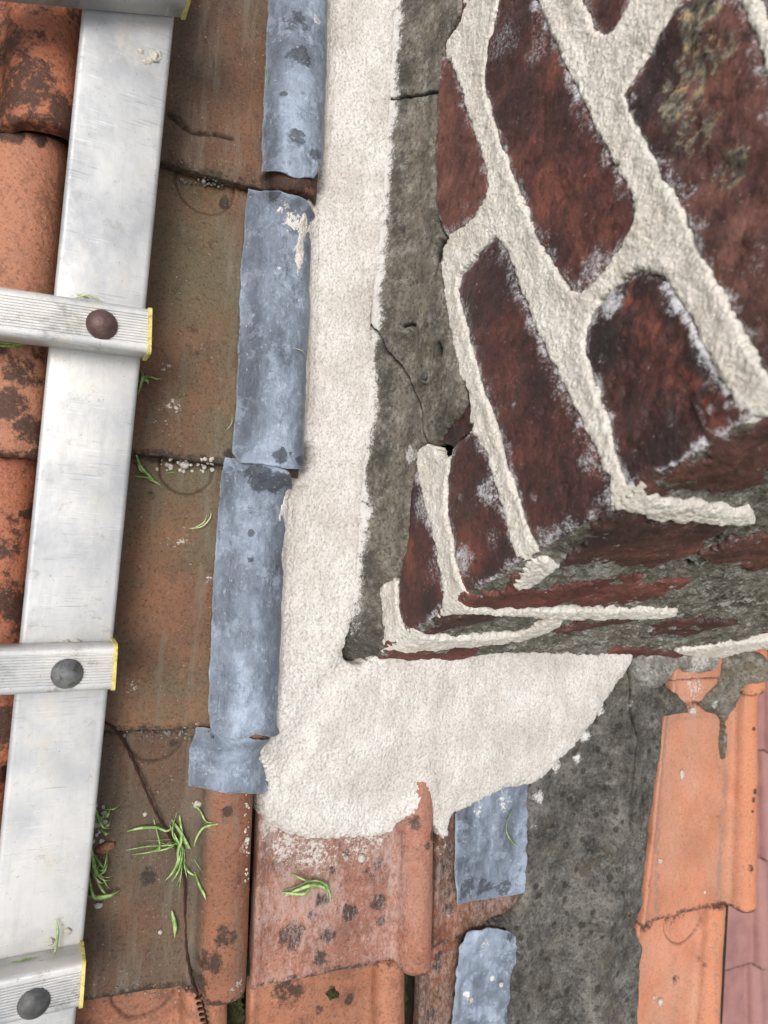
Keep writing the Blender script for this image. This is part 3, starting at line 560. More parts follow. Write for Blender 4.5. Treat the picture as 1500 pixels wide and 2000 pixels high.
# ---------------------------------------------------------------- fresh pale mortar fillet
HBf = hm_blur(7); HBl = hm_blur(1)
CRS = ROOF.poly([(684, 1296), (650, 1340), (610, 1410), (560, 1510)], .03)
def hfil(a, b, sd):
    dl = np.maximum(CU-a, 0); df = np.maximum(CV-b, 0); d = np.hypot(dl*(b < CV)+dl*(b >= CV), df)
    wl = np.where(df > 0, .17, .13); k = np.clip(1-d/wl, 0, 1)
    prof = .018 + (.012+.010*smooth(df, 0, .09))*k**1.2
    under = samp(HBf, a, b)+.006
    top = np.maximum(prof, under) + .25*np.maximum(0, .012-np.abs(prof-under))
    top = top + .0030*fbm(a, b*.6, .05, 2, 70) + .0012*fbm(a, b*.55, .012, 3, 71) + (.0008+.0005*fbm(a, b, .05, 2, 75))*fbm(a, b*.8, .0034, 3, 72) + .0009*smooth(fbm(a, b, .005, 2, 74), .4, .9) - .004*(1-smooth(linesd(CRS, a, b), 0, .022)) + .0012*np.sin(a*420+6*fbm(a, b*.3, .06, 2, 76))*smooth(fbm(a, b*.4, .05, 2, 78), .2, .9)*.3
    low = samp(HBl, a, b)
    e = np.sqrt(np.clip(1-(1-np.clip(-sd/.013, 0, 1))**2, 0, 1)); lump_ = .0012*fbm(a, b, .006, 2, 73)*(1-smooth(-sd, .002, .02))
    lo_ = np.where(a > CU-.055, np.maximum(low, top-.006), np.minimum(low, top))
    return lo_-.0005 + (top-lo_)*e + lump_*e
FIL = [(664, -430), (636, -60), (630, 60), (617, 170), (604, 230), (609, 290), (612, 330), (628, 346), (622, 362), (606, 382), (592, 410), (579, 450), (573, 520), (578, 620), (578, 740), (588, 850), (598, 868), (612, 884), (606, 902), (590, 914), (572, 930), (562, 960), (546, 990),
       (541, 1060), (538, 1200), (545, 1330), (541, 1420), (516, 1448), (510, 1480), (530, 1520), (537, 1550), (516, 1580), (520, 1620), (560, 1643), (620, 1652), (700, 1647), (770, 1642), (800, 1606), (828, 1577), (849, 1570), (854, 1610), (878, 1652), (891, 1640),
       (893, 1602), (930, 1585), (1000, 1545), (1042, 1545), (1075, 1522), (1110, 1482), (1150, 1440), (1185, 1370), (1230, 1312), (1242, 1284), (1242, 1262), (760, 1262), (712, 1300), (690, 1298), (672, 1284), (684, 1240), (702, 1180), (706, 1100), (712, 1000), (722, 900), (738, 780), (742, 700), (726, 640), (738, 560), (760, 450), (770, 300), (768, 200), (778, 60), (812, -430)]
fil = patch('mortar_fillet', M_WHITE, ROOF, FIL, hfil, .0010, ph=.030, seed=12, skirt=.02, en=(.0030, .012, .0022, .0042), rnd=1, attrs={'wh': lambda A, B, S_: np.zeros_like(A)})
props(fil, 'broad band of fresh pale mortar sealing the chimney foot to the roof', 'mortar fillet')

# ---------------------------------------------------------------- chimney
chim = empty('brick_chimney', (CU, CV, 0.0), 'old dark red brick chimney stack with freshly smeared pale joints', 'chimney')
def edge_lime(w_=.010, k=1.25, sidefun=None):
    def f(A, B, S_):
        v = k*(1-smooth(-S_, .0, w_*np.clip(1+1.4*fbm(A, B, .03, 3, 77), .25, 2))); return v*np.clip(.75+.6*fbm(A, B, .012, 2, 79), 0, 1.15)
    return f
def brick(mat, chart, px, seed, en=(.0015, .018, .0012, .0035), bump=.0035, raise_=0.0, lime=.8, soot=(), lich=(), extra=(), label=None, rnd=0, cracks=(), lw=.013, warm=None, line=None, tilt=None, rs=.0010):
    def hf(a, b, sd):
        e = np.sqrt(np.clip(1-(1-np.clip(-sd/.010, 0, 1))**2, 0, 1))
        h = raise_ - .003 + .003*e + bump*fbm(a, b, .04, 3, seed) + .0012*fbm(a, b, .010, 3, seed+1) + .0005*fbm(a, b, .003, 3, seed+2)
        return h
    sp, lc, ex = spots(chart, soot), spots(chart, lich), spots(chart, extra)
    el = edge_lime(lw, lime); wm = dust(chart, *warm) if warm else (lambda A, B: np.zeros_like(A)); ln = dust(chart, *line) if line else (lambda A, B: np.zeros_like(A))
    o = patch('brick', mat, chart, px, hf, rs, parent=chim, seed=seed, skirt=.02, rnd=rnd, en=en, cracks=cracks,
              attrs={'soot': sp, 'lich': lc, 'warm': lambda A, B, S_: wm(A, B), 'lime': lambda A, B, S_: np.maximum(np.maximum(el(A, B, S_), ex(A, B)), ln(A, B))})
    if label: o['label'] = label
    return o
BL = {
 'a': [(862, 104), (888, 128), (908, 200), (930, 270), (950, 330), (955, 372), (935, 412), (905, 442), (868, 462), (853, 420), (848, 380), (848, 300), (850, 200)],
 't': [(896, -80), (930, -80), (908, 55), (886, 68)],
 'b': [(985, -60), (1030, -60), (1048, 0), (1110, 140), (1170, 262), (1240, 388), (1236, 440), (1200, 496), (1162, 552), (1124, 578), (1088, 536), (1056, 480), (1000, 345), (955, 215), (944, 168), (952, 90), (972, 0)],
 'c': [(978, 452), (1028, 600), (1094, 740), (1150, 850), (1204, 964), (1150, 1022), (1092, 1100), (1050, 1102), (1028, 1030), (990, 905), (925, 700), (890, 568), (896, 532), (934, 490)],
 'd': [(1141, 655), (1154, 604), (1196, 556), (1245, 522), (1286, 530), (1314, 562), (1376, 680), (1466, 842), (1400, 880), (1300, 920), (1224, 960), (1210, 910), (1186, 830), (1142, 700)],
 'e': [(925, 834), (960, 915), (994, 1040), (1016, 1114), (985, 1150), (930, 1178), (902, 1152), (882, 1060), (868, 990), (873, 930), (886, 868)],
 'f': [(790, 990), (806, 900), (834, 1000), (854, 1080), (866, 1170), (850, 1210), (792, 1238), (776, 1200), (776, 1120), (790, 1060)],
 'g': [(846, 860), (866, 800), (905, 735), (918, 780), (916, 826), (880, 872)],
 'j': [(1090, -400), (1180, -400), (1260, -150), (1235, -100), (1150, -120)],
 'k': [(975, -400), (1050, -400), (1115, -150), (1050, -90), (990, -110)],
 'l': [(1300, -300), (1420, -300), (1600, 60), (1580, 180), (1540, 160), (1470, -40), (1400, -110)],
 'h': [(1318, 20), (1372, -40), (1420, -60), (1450, 0), (1505, 150), (1560, 320), (1640, 560), (1700, 800), (1560, 860), (1500, 740), (1424, 610), (1346, 445), (1276, 310), (1216, 195), (1236, 150), (1276, 86)],
 'i': [(1118, -60), (1250, -60), (1226, 10), (1202, 52), (1176, 78), (1148, 42)],
}
BLp = {k: LEFT.poly(v) for k, v in BL.items()}
brick(M_BR3, LEFT, BL['a'], 101, label='slim rough brick sliver beside the grey mortar', soot=[(900, 150, 30, .5)], extra=[(905, 420, 20, .4)])
brick(M_BR, LEFT, BL['t'], 102, bump=.002)
brick(M_BR, LEFT, BL['b'], 103, bump=.005, soot=[(1000, 60, 60, .7), (1010, 200, 50, .6), (1090, 480, 40, .6), (1120, 420, 60, .4), (965, 160, 26, .7)], extra=[(985, 80, 34, .45), (1050, 90, 30, .45), (1165, 530, 46, .62), (1190, 290, 30, .55), (1130, 560, 16, .6), (1080, 500, 14, .6)], label='large pitted upper brick between two pale bed joints')
brick(M_BR2, LEFT, BL['c'], 104, bump=.0045, soot=[(980, 520, 60, .6), (1120, 1050, 60, .8), (1060, 760, 50, .4), (1090, 1080, 50, .9), (1180, 960, 40, .8)], extra=[(1120, 780, 34, .5), (1150, 900, 30, .55), (1010, 740, 30, .25), (1040, 970, 10, .5), (1005, 790, 8, .5)], lw=.018)
brick(M_BR2, LEFT, BL['d'], 105, bump=.007, soot=[(1330, 600, 50, .95), (1370, 690, 40, .9), (1160, 680, 60, .9), (1200, 780, 60, .5), (1300, 860, 70, .9), (1240, 930, 60, .9), (1400, 760, 40, .8), (1250, 550, 40, .7)], extra=[(1190, 590, 32, .85), (1300, 590, 22, .35), (1160, 620, 16, .7), (1385, 800, 14, .7), (1420, 790, 16, .6), (1175, 700, 14, .4)], lime=1.0, lw=.011, warm=([(1225, 590), (1300, 680), (1400, 840)], .030, .62), line=([(1322, 590), (1350, 640), (1385, 710), (1418, 765)], .004, 1.1), label='black and rust brick under the pale cross joint')
brick(M_BR2, LEFT, BL['e'], 106, bump=.004, soot=[(960, 1140, 40, .8), (930, 1170, 40, .9), (985, 1100, 30, .7)], extra=[(950, 960, 26, .7), (905, 1090, 24, .75), (960, 1050, 20, .45), (940, 860, 22, .5), (900, 970, 8, .5)])
brick(M_BR, LEFT, BL['f'], 107, bump=.003, soot=[(815, 1000, 40, .7), (840, 1180, 30, .8)], extra=[(825, 990, 26, .6), (845, 1110, 22, .4), (815, 930, 16, .6)])
brick(M_BR2, LEFT, BL['g'], 108, bump=.002, raise_=-.004, lime=.2, soot=[(880, 820, 40, .6)])
brick(M_BR4, LEFT, BL['h'], 109, bump=.007, soot=[(1290, 110, 50, .9), (1260, 210, 50, .9), (1300, 270, 50, .8), (1460, 70, 14, .9), (1400, 470, 40, .5), (1460, 620, 60, .4)], lich=[(1370, 60, 70, 1), (1340, 140, 70, 1), (1350, 230, 80, 1), (1420, 330, 70, .9), (1330, 180, 70, 1), (1400, 110, 60, .9)],
      extra=[(1295, 330, 26, .5), (1330, 380, 28, .5), (1400, 330, 30, .35), (1440, 60, 20, .3), (1470, 520, 60, .3), (1370, 440, 20, .6), (1430, 600, 20, .5), (1240, 195, 10, .6)], label='big lichen crusted brick at the upper right')
for k_ in 'jkl': brick(M_BR, LEFT, BL[k_], 170+ord(k_), rs=.002)
brick(M_BR3, LEFT, BL['i'], 110, bump=.004, soot=[(1180, 0, 40, .5)])
# more of the stack beyond the frame, so that it stands as a wall
UPB = [[(1462, -40), (1700, -60), (1800, 500), (1620, 420), (1560, 250), (1512, 100)]]
for i, p in enumerate(UPB): UPB[i] = p
JREG = [(872, 84), (886, 62), (905, 30), (960, -420), (1400, -420), (1780, -160), (1800, 300), (1760, 700), (1640, 780), (1500, 836), (1470, 846), (1210, 980), (1090, 1112), (1040, 1134), (1012, 1118), (930, 1190), (880, 1206), (862, 1190), (800, 1262), (760, 1270), (738, 1256), (733, 1200), (731, 1150),
        (760, 1132), (784, 1130), (792, 1236), (850, 1212), (868, 1190), (856, 1100), (836, 1010), (812, 920), (818, 872), (842, 868), (862, 888), (884, 872), (920, 832), (908, 760), (888, 690), (872, 600), (862, 540), (866, 466), (920, 430), (948, 372), (940, 300), (920, 240), (900, 180), (868, 110)]
def hjoint(a, b, sd):
    e = np.sqrt(np.clip(1-(1-np.clip(-sd/.004, 0, 1))**2, 0, 1)); c = np.clip(-sd/.02, 0, 1)
    return -.0016 + .0030*e - .0016*c + .0026*fbm(a, b, .022, 3, 90) + .0009*fbm(a*.6, b, .006, 3, 91)*e + .0006*fbm(a, b, .0026, 2, 92) + .0007*smooth(fbm(a, b, .005, 2, 93), .4, .9)
patch('mortar_joint', M_JOINT, LEFT, JREG, hjoint, .00085, holes=[BLp[k] for k in 'abcdefghijkl'] + [LEFT.poly([(846, 884), (868, 866), (912, 826), (930, 830), (892, 872), (866, 900)])], parent=chim, seed=33, skirt=.012, en=(.0026, .013, .0018, .0040), attrs={'wh': lambda A, B, S_: np.zeros_like(A)})
# old grey mortar strip between the fresh fillet and the bricks: leans from the roof up to the wall
GS = [(790, -430), (770, 60), (760, 200), (764, 300), (756, 450), (738, 560), (712, 620), (738, 760), (720, 900), (705, 1000), (705, 1180), (680, 1240), (672, 1285), (700, 1296), (722, 1286), (752, 1266), (745, 1172), (745, 1142), (772, 1132), (782, 1100), (798, 1060), (800, 1000), (806, 925), (822, 872), (850, 866), (878, 826), (908, 800), (906, 740),
      (884, 645), (866, 560), (860, 520), (866, 470), (850, 420), (848, 300), (852, 170), (868, 92), (888, 60), (905, 20), (975, -430)]
def foot_dust(A, B, S=None):
    w_ = .016*np.clip(1+1.3*fbm(A*.3, B, .06, 3, 64), .25, 2.2); return 1.25*(.25+.75*smooth(B, CV+.02, CV+.10))*(1-smooth(A-.030, -.006, w_))*(.8+.5*fbm(A, B, .01, 3, 65))
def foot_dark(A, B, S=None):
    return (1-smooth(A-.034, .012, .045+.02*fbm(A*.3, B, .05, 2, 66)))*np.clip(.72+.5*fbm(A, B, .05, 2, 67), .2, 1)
def hgs(a, b, sd):
    e = np.sqrt(np.clip(1-(1-np.clip(-sd/.007, 0, 1))**2, 0, 1))
    return -.004 + .007*e + .026*(1-smooth(a, .0, .085)) + .0020*fbm(a, b, .04, 3, 95)*e + .0012*fbm(a, b*.6, .012, 3, 96) + .0004*fbm(a, b, .003, 2, 97)
patch('old_mortar', M_GREY, LEFT, GS, hgs, .0010, parent=chim, seed=44, skirt=.012, en=(.0018, .012, .0008, .003),
      cracks=[([(766, 222), (800, 206), (830, 190), (862, 176)], .0022, .006), ([(716, 618), (748, 630), (770, 655), (778, 690), (800, 730), (815, 770), (828, 800), (832, 850), (838, 866)], .0020, .006), ([(870, 90), (886, 60), (905, 15), (915, -20)], .003, .008), ([(702, 1004), (722, 1022), (728, 1060)], .0016, .004),
              ([(852, 540), (858, 500), (862, 470)], .004, .006), ([(860, 676), (866, 688)], .0055, .009), ([(798, 640), (806, 634), (816, 636)], .003, .003)],
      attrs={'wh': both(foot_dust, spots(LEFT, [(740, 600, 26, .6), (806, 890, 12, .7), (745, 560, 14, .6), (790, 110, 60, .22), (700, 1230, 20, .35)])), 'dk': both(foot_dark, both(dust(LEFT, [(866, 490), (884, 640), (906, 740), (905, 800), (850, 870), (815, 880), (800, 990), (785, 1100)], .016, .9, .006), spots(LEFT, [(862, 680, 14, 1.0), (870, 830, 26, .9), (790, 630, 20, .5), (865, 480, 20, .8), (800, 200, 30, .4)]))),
      'rust': spots(LEFT, [(757, 855, 12, 1)])})
# a plug with a nail in the old mortar
def lathe(name, prof, c, ax, mat, parent, seg=28, jit=0.0):
    ax = np.array(ax, float); ax /= np.linalg.norm(ax); t = np.array([0, 1, 0]) if abs(ax[1]) < .9 else np.array([1, 0, 0]); e1 = np.cross(ax, t); e1 /= np.linalg.norm(e1); e2 = np.cross(ax, e1)
    V = []; F = []
    for r_, z in prof:
        for k in range(seg):
            a = 2*math.pi*k/seg; rr = r_*(1+jit*math.sin(3*a+1)); V.append(np.array(c)+ax*z+rr*(math.cos(a)*e1+math.sin(a)*e2))
    for i in range(len(prof)-1):
        for k in range(seg): k2 = (k+1) % seg; F.append((i*seg+k, i*seg+k2, (i+1)*seg+k2, (i+1)*seg+k))
    return rawmesh(name, V, [np.array(F)], mat, parent)
def wallp(x, y, h): a = LEFT.ab(x, y, h); return LEFT.pos(np.array(a[0]), np.array(a[1]), np.array(h))
lathe('nail', [(0.00001, .0030), (.002, .0030), (.0036, .0022), (.0042, .0008), (.0036, -.001), (.0032, -.006)], wallp(830, 735, .006), (-1, 0, .25), M_STEELD, chim)
lathe('mortar_plug', [(.0034, -.003), (.0040, .0008), (.0055, .0012), (.0068, .0), (.0075, -.003)], wallp(831, 737, .006), (-1, 0, .25), M_GREY, chim, jit=.08)
# front face
def hfront(a, b, sd):
    e = np.sqrt(np.clip(1-(1-np.clip(-sd/.006, 0, 1))**2, 0, 1))
    return -.004 + .003*e + .0066*fbm(a, b, .030, 4, 120) + .0036*fbm(a, b, .010, 3, 121) + .0010*fbm(a, b, .0035, 2, 122)
e0 = FRONT.ab(712, 1296); eT = [LEFT.pos(*[np.array(v) for v in (*LEFT.ab(1700, 716), 0.0)])][0]
FR = [(CU+.004, -.03), (CU+.55, -.03), (CU+.55, .52), (CU+.006, .52)]
patch('front_face', M_FRONT, FRONT, FR, hfront, .0014, parent=chim, seed=55, skirt=.01, ab=True, rnd=0, en=(.001, .02, .0005, .004),
      cracks=[([(1262, 1247), (1330, 1246), (1380, 1236), (1432, 1220)], .010, .018), ([(1395, 1056), (1412, 1030)], .003, .006), ([(1390, 1180), (1430, 1158)], .003, .006), ([(1345, 1098), (1350, 1106)], .003, .006), ([(1110, 1293), (1130, 1293)], .003, .006)],
      attrs={'wh': spots(FRONT, [(1200, 1050, 60, .4), (1180, 1110, 60, .3), (1450, 1130, 60, .35), (1120, 1225, 50, .35), (1300, 1100, 50, .35), (1340, 1140, 60, .25), (1400, 1200, 60, .2), (1240, 1020, 30, .5), (1370, 970, 40, .5), (1450, 975, 40, .5), (1000, 1215, 40, .3)])})
def fbrick(mat, px, seed, **k): return brick(mat, FRONT, px, seed, raise_=.0025, bump=.005, lime=.45, rs=.0013, en=(.014, .03, .005, .007), **k)
fbrick(M_BRF, [(716, 1268), (745, 1272), (800, 1268), (870, 1262), (935, 1252), (930, 1268), (912, 1288), (860, 1292), (790, 1299), (712, 1306)], 130, label='lowest red front brick just above the pale apron')
fbrick(M_BRF, [(1188, 1272), (1222, 1262), (1300, 1272), (1430, 1262), (1405, 1276), (1310, 1284), (1190, 1285)], 131)
fbrick(M_BRF, [(900, 1182), (950, 1160), (1060, 1150), (1166, 1128), (1255, 1126), (1260, 1136), (1362, 1132), (1303, 1155), (1236, 1180), (1060, 1184)], 132)
fbrick(M_BRD, [(1100, 1098), (1150, 1040), (1200, 972), (1228, 975), (1262, 1018), (1310, 1014), (1412, 1018), (1400, 1044), (1324, 1088), (1274, 1106), (1190, 1098)], 133, soot=[(1150, 1050, 60, .9), (1200, 1000, 40, .8)])
fbrick(M_BRD, [(1366, 1078), (1420, 1056), (1500, 1036), (1620, 1020), (1620, 1110), (1500, 1114), (1383, 1104)], 134)
fbrick(M_BRD, [(1268, 1222), (1330, 1208), (1412, 1208), (1430, 1216), (1353, 1240), (1290, 1246)], 135, cracks=[([(1262, 1244), (1330, 1243), (1380, 1233), (1440, 1217)], .012, .02)])
fbrick(M_BRD, [(820, 1240), (860, 1205), (935, 1190), (980, 1196), (960, 1210), (900, 1222), (850, 1238)], 136, soot=[(860, 1220, 40, .5)])
fbrick(M_BRD, [(1085, 1232), (1130, 1215), (1200, 1208), (1250, 1212), (1180, 1222), (1110, 1236)], 137)
fbrick(M_BRD, [(1228, 960), (1262, 918), (1340, 880), (1470, 830), (1640, 760), (1660, 930), (1500, 920), (1470, 945), (1400, 962), (1330, 966), (1280, 962)], 138, soot=[(1270, 930, 50, .9), (1400, 870, 60, .5)], label='dark upper front brick turning the corner')
fbrick(M_BRF, [(940, 1176), (985, 1152), (1012, 1120), (1030, 1135), (1000, 1160)], 139, soot=[(970, 1160, 30, .6)])
fbrick(M_BRF, [(1500, 1262), (1600, 1258), (1600, 1276), (1500, 1282)], 141)
def hfj(a, b, sd):
    e = np.sqrt(np.clip(1-(1-np.clip(-sd/.006, 0, 1))**2, 0, 1)); return .000 + .0055*e + .0022*fbm(a, b, .012, 3, 150)*e + .0012*fbm(a, b, .004, 2, 151)
for i, p in enumerate(([(700, 1250), (742, 1238), (790, 1236), (880, 1240), (960, 1238), (1010, 1232), (1050, 1215), (1075, 1205), (1100, 1206), (1088, 1222), (1040, 1240), (1000, 1248), (900, 1258), (800, 1266), (748, 1270), (700, 1280)],
                       [(820, 1215), (850, 1190), (900, 1180), (935, 1183), (1060, 1186), (1200, 1185), (1300, 1187), (1330, 1192), (1300, 1202), (1200, 1203), (1080, 1204), (960, 1192), (900, 1192)],
                       [(1150, 1000), (1190, 955), (1225, 952), (1250, 962), (1300, 968), (1380, 980), (1440, 990), (1484, 998), (1466, 1020), (1400, 1018), (1330, 1012), (1270, 1004), (1225, 990)],
                       [(985, 1150), (1030, 1085), (1084, 1092), (1088, 1104), (1066, 1118), (1044, 1136)],
                       [(1310, 1266), (1400, 1256), (1480, 1246), (1640, 1236), (1640, 1256), (1480, 1262), (1440, 1270), (1400, 1282), (1340, 1276)])):
    patch('mortar_joint', M_JOINT, FRONT, p, hfj, .0010, parent=chim, seed=160+i, skirt=.006, rnd=1, en=(.0045, .016, .0022, .005), attrs={'wh': lambda A, B, S_: np.zeros_like(A)})
# unseen filler box inside the stack, added to block light leaks
def box_rc(name, lo, hi, mat, parent=None, shear=0.0, origin=None):
    V = []
    for z in (lo[2], hi[2]):
        for y in (lo[1], hi[1]):
            for x in (lo[0], hi[0]): V.append((x, y+shear*z, z))
    F = [(0, 2, 3, 1), (4, 5, 7, 6), (0, 1, 5, 4), (2, 6, 7, 3), (0, 4, 6, 2), (1, 3, 7, 5)]
    return rawmesh(name, V, [np.array(F)], mat, parent, origin, smooth_=False)
box_rc('filler_core', (CU+.024, CV+.026, -.08), (CU+.56, CV+1.1, .60), M_DARK, chim, shear=KF)

# ---------------------------------------------------------------- roof ladder
ladder = empty('roof_ladder', at(200, 1000, .03), 'scratched aluminium roof ladder with yellow capped rungs lying on the tiles', 'ladder')
def extrude(name, prof, p0, p1, up, mat, parent, nseg=1, stain_shade=None, caps=True):
    """prof: list of (side, height) CCW seen from p1 end; swept straight p0 -> p1"""
    p0, p1, up = (np.array(v, float) for v in (p0, p1, up)); d = p1-p0; L = np.linalg.norm(d); d /= L; side = np.cross(d, up); side /= np.linalg.norm(side); up = np.cross(side, d)
    P = np.array(prof); n = len(P); V = []
    ts = np.linspace(0, 1, nseg+1)
    for t in ts: V.append(p0 + d*L*t + P[:, :1]*side + P[:, 1:]*up)
    V = np.concatenate(V); F = []
    for i in range(nseg):
        for k in range(n): k2 = (k+1) % n; F.append((i*n+k, i*n+k2, (i+1)*n+k2, (i+1)*n+k))
    F = [np.array(F)]
    at_ = {'st': stain_shade(V[:, 0], V[:, 1]) if stain_shade else np.zeros(len(V))}
    o = rawmesh(name, V, F, mat, parent, attrs=at_, smooth_=False)
    if caps:
        bm = bmesh.new(); bm.from_mesh(o.data); bm.verts.ensure_lookup_table()
        l = bm.verts.layers.float_vector.get('rc')
        for base in (0, nseg*n): bm.faces.new([bm.verts[base+k] for k in range(n)])
        bmesh.ops.recalc_face_normals(bm, faces=bm.faces); bm.to_mesh(o.data); bm.free()
    return o
def rrect(w, h, r, n=5):
    P = []
    for cx, cy, a0 in ((w/2-r, h-r, 0), (-w/2+r, h-r, 90), (-w/2+r, r, 180), (w/2-r, r, 270)):
        for k in range(n+1): a = math.radians(a0+90*k/n); P.append((cx+r*math.cos(a), cy+r*math.sin(a)))
    return P
def shade_auto(o, ang=35):
    me = o.data; me.polygons.foreach_set('use_smooth', np.ones(len(me.polygons), bool)); me.set_sharp_from_angle(angle=math.radians(ang))
def zt(y): return .082 - .032*y/1900
ZT = .060
pT, pB = at(256, 0, zt(0)), at(68, 1900, zt(1900)); dS = (pT-pB)/np.linalg.norm(pT-pB)
wS = np.linalg.norm(at(243, 1000, zt(1000))-at(73, 1000, zt(1000)))*1.07
ST = [(245, 110, 34, .45), (150, 590, 40, .5), (240, 595, 34, .4), (140, 685, 30, .6), (240, 690, 20, .6), (210, 280, 30, .35), (130, 1250, 60, .6), (190, 1205, 24, .45), (100, 1360, 40, .4), (60, 1860, 60, .6), (125, 1855, 30, .6), (130, 1655, 26, .4), (115, 800, 30, .3)]
SF = spots(ROOF, ST, ZT)
for off in (0.0, -.36):
    q0 = pB - dS*.45 + np.array([off, 0, 0]); q1 = pT + dS*.35 + np.array([off, 0, 0]); q0[2] -= .026; q1[2] -= .026
    o = extrude('stile', rrect(wS, .026, .0045), q0, q1, (0, 0, 1), M_AL, ladder, 500, SF if off == 0 else None); shade_auto(o)
RW = .0345
def rung(ya, yb, x1, bolt, bmat, seed, ylabel=None):
    """ya: px y of the top-face centre at x=0, yb at the end x1"""
    ZT = zt(yb); ZR = ZT+.034; e = at(x1, yb, ZR); s0 = at(0, ya, ZR); d = (s0-e)/np.linalg.norm(s0-e); far = e + d*((e[0]+.43)/abs(d[0]))
    hw = RW/2; Hh = ZR-ZT
    prof = [(hw-.002, 0), (hw, .002), (hw, Hh*.42), (hw+.0018, Hh*.5), (hw+.0018, Hh-.004), (hw+.0006, Hh-.0012), (hw-.0022, Hh)]
    x = hw-.0045; nr = 11; stp = (2*hw-.009)/nr
    for k in range(nr):
        prof += [(x-stp*.12, Hh-.0001), (x-stp*.3, Hh-.0013), (x-stp*.7, Hh-.0013), (x-stp*.88, Hh-.0001)]; x -= stp
    prof += [(-hw+.0022, Hh), (-hw-.0006, Hh-.0012), (-hw-.0018, Hh-.004), (-hw-.0018, Hh*.5), (-hw, Hh*.42), (-hw, .002), (-hw+.002, 0)]
    p0 = far.copy(); p1 = e.copy(); p0[2] = p1[2] = ZT+.0002
    rs = spots(ROOF, [(120, ya+30, 70, .55), (30, ya+20, 40, .4), (230, yb, 30, .5), (160, ya-30, 60, .5)], ZR)
    o = extrude('rung', prof, p0, p1, (0, 0, 1), M_ALR, ladder, 220, rs); shade_auto(o, 50)
    dd = (p1-p0)/np.linalg.norm(p1-p0)
    cp = [(u_*1.03, v_*1.0+.0003) for u_, v_ in rrect(2*hw+.0042, Hh+.0012, .004)]
    c1 = extrude('end_cap', cp, p1, p1+dd*.0030, (0, 0, 1), M_YEL, o, 1); shade_auto(c1)
    c2 = extrude('end_cap', cp, p0-dd*.0052, p0, (0, 0, 1), M_YEL, o, 1); shade_auto(c2)
    b = at(bolt[0], bolt[1], ZR); r_ = .0124
    rv = lathe('rivet', [(.00001, .0078), (r_*.22, .0077), (r_*.45, .0069), (r_*.66, .0055), (r_*.84, .0036), (r_*.96, .0016), (r_, .0002), (r_, -.0008)], b, (0, 0, 1), bmat, o, 36)
    return o
rung(-96, -54, 358, (245, -125), M_STEEL, 1)
rung(606, 645, 289, (199, 634), M_RUST, 2)['label'] = 'rung with a brown rivet head'
rung(1313, 1304, 220, (131, 1316), M_STEEL, 3)['label'] = 'rung with a grey rivet head'
rung(1960, 1925, 157, (66, 1960), M_STEELD, 4)
rung(2590, 2540, 90, (10, 2600), M_STEEL, 5)
rung(-720, -640, 420, (320, -680), M_STEEL, 6)

# ---------------------------------------------------------------- small loose things
HT = hm_blur(1)
def add_fil():
    n = len(fil.data.vertices); co = np.zeros(n*3); fil.data.vertices.foreach_get('co', co); hm_add(co.reshape(-1, 3)+np.array(fil['_o']))
add_fil(); HT = hm_blur(1)
def surf(x, y, h0=.018):
    h = h0
    for _ in range(5): a = ROOF.ab(x, y, h); h = float(samp(HT, np.array(a[0]), np.array(a[1])))
    return np.array([a[0], a[1], h])
_ico = bmesh.new(); bmesh.ops.create_icosphere(_ico, subdivisions=3, radius=1); ICV = np.array([v.co[:] for v in _ico.verts]); ICF = np.array([[v.index for v in f.verts] for f in _ico.faces]); _ico.free()
def blob(p, r, sx=1.0, sy=1.0, sz=.6, rot=0.0, seed=0, rough=.6):
    n = fbm(ICV[:, 0]+ICV[:, 2]*.7, ICV[:, 1]+ICV[:, 2]*1.3, .55, 4, seed, .7)
    V = ICV*(1+rough*n)[:, None]*np.array([sx, sy, sz])*r; c, s = math.cos(rot), math.sin(rot)
    V = np.stack([V[:, 0]*c-V[:, 1]*s, V[:, 0]*s+V[:, 1]*c, V[:, 2]], 1); return V + np.array(p) + np.array([0, 0, r*sz*.45])
def crumb(x, y, rp, label, sx=1, sy=1, rot=0, n=1, zplane=None, spread=1.0, mat=None, name='mortar_crumb', group='mortar crumbs dropped while pointing', cat='mortar crumb'):
    Vs = []; Fs = []; k0 = 0
    for i in range(n):
        ox, oy = ((random.uniform(-1, 1)*spread*rp*sx*2, random.uniform(-1, 1)*spread*rp*sy*2) if i else (0, 0))
        p = surf(x+ox, y+oy) if zplane is None else at(x+ox, y+oy, zplane)
        r = rp*.00052*(1 if i == 0 else random.uniform(.15, .62)); V = blob(p, r, sx if n == 1 else random.uniform(.8, 1.3), sy if n == 1 else random.uniform(.8, 1.3), .65, rot, random.randint(0, 999))
        Vs.append(V); Fs.append(ICF+k0); k0 += len(V)
    o = rawmesh(name, np.concatenate(Vs), [np.concatenate(Fs)], mat or M_CRUMB)
    return props(o, label, cat, group)
crumb(1330, 1512, 9, 'oval crumb in the middle of the bright orange tile', .7, 1.5, -.1)
crumb(1289, 1632, 6, 'bent small crumb at the bright orange tile left side, upper of the pair', .8, 1.5, -.7, 3, spread=.5)
crumb(1274, 1673, 7, 'soft pale crumb at the bright orange tile left side, lower of the pair')
crumb(1375, 1742, 5, 'small crumb near the lower edge of the bright orange tile')
crumb(1288, 1955, 9, 'clustered crumb on the lower right corner tile', n=5, spread=.7)
crumb(1351, 1388, 11, 'large white crumb on the upper edge of the bright orange tile, the left one', n=4, spread=.45)
crumb(1396, 1378, 9, 'elongated white crumb on the dark mortar above the bright orange tile, the right one', 1.3, .9, -.6, 4, spread=.6)
crumb(978, 1922, 6, 'crumb on the right half of the wavy lead strip')
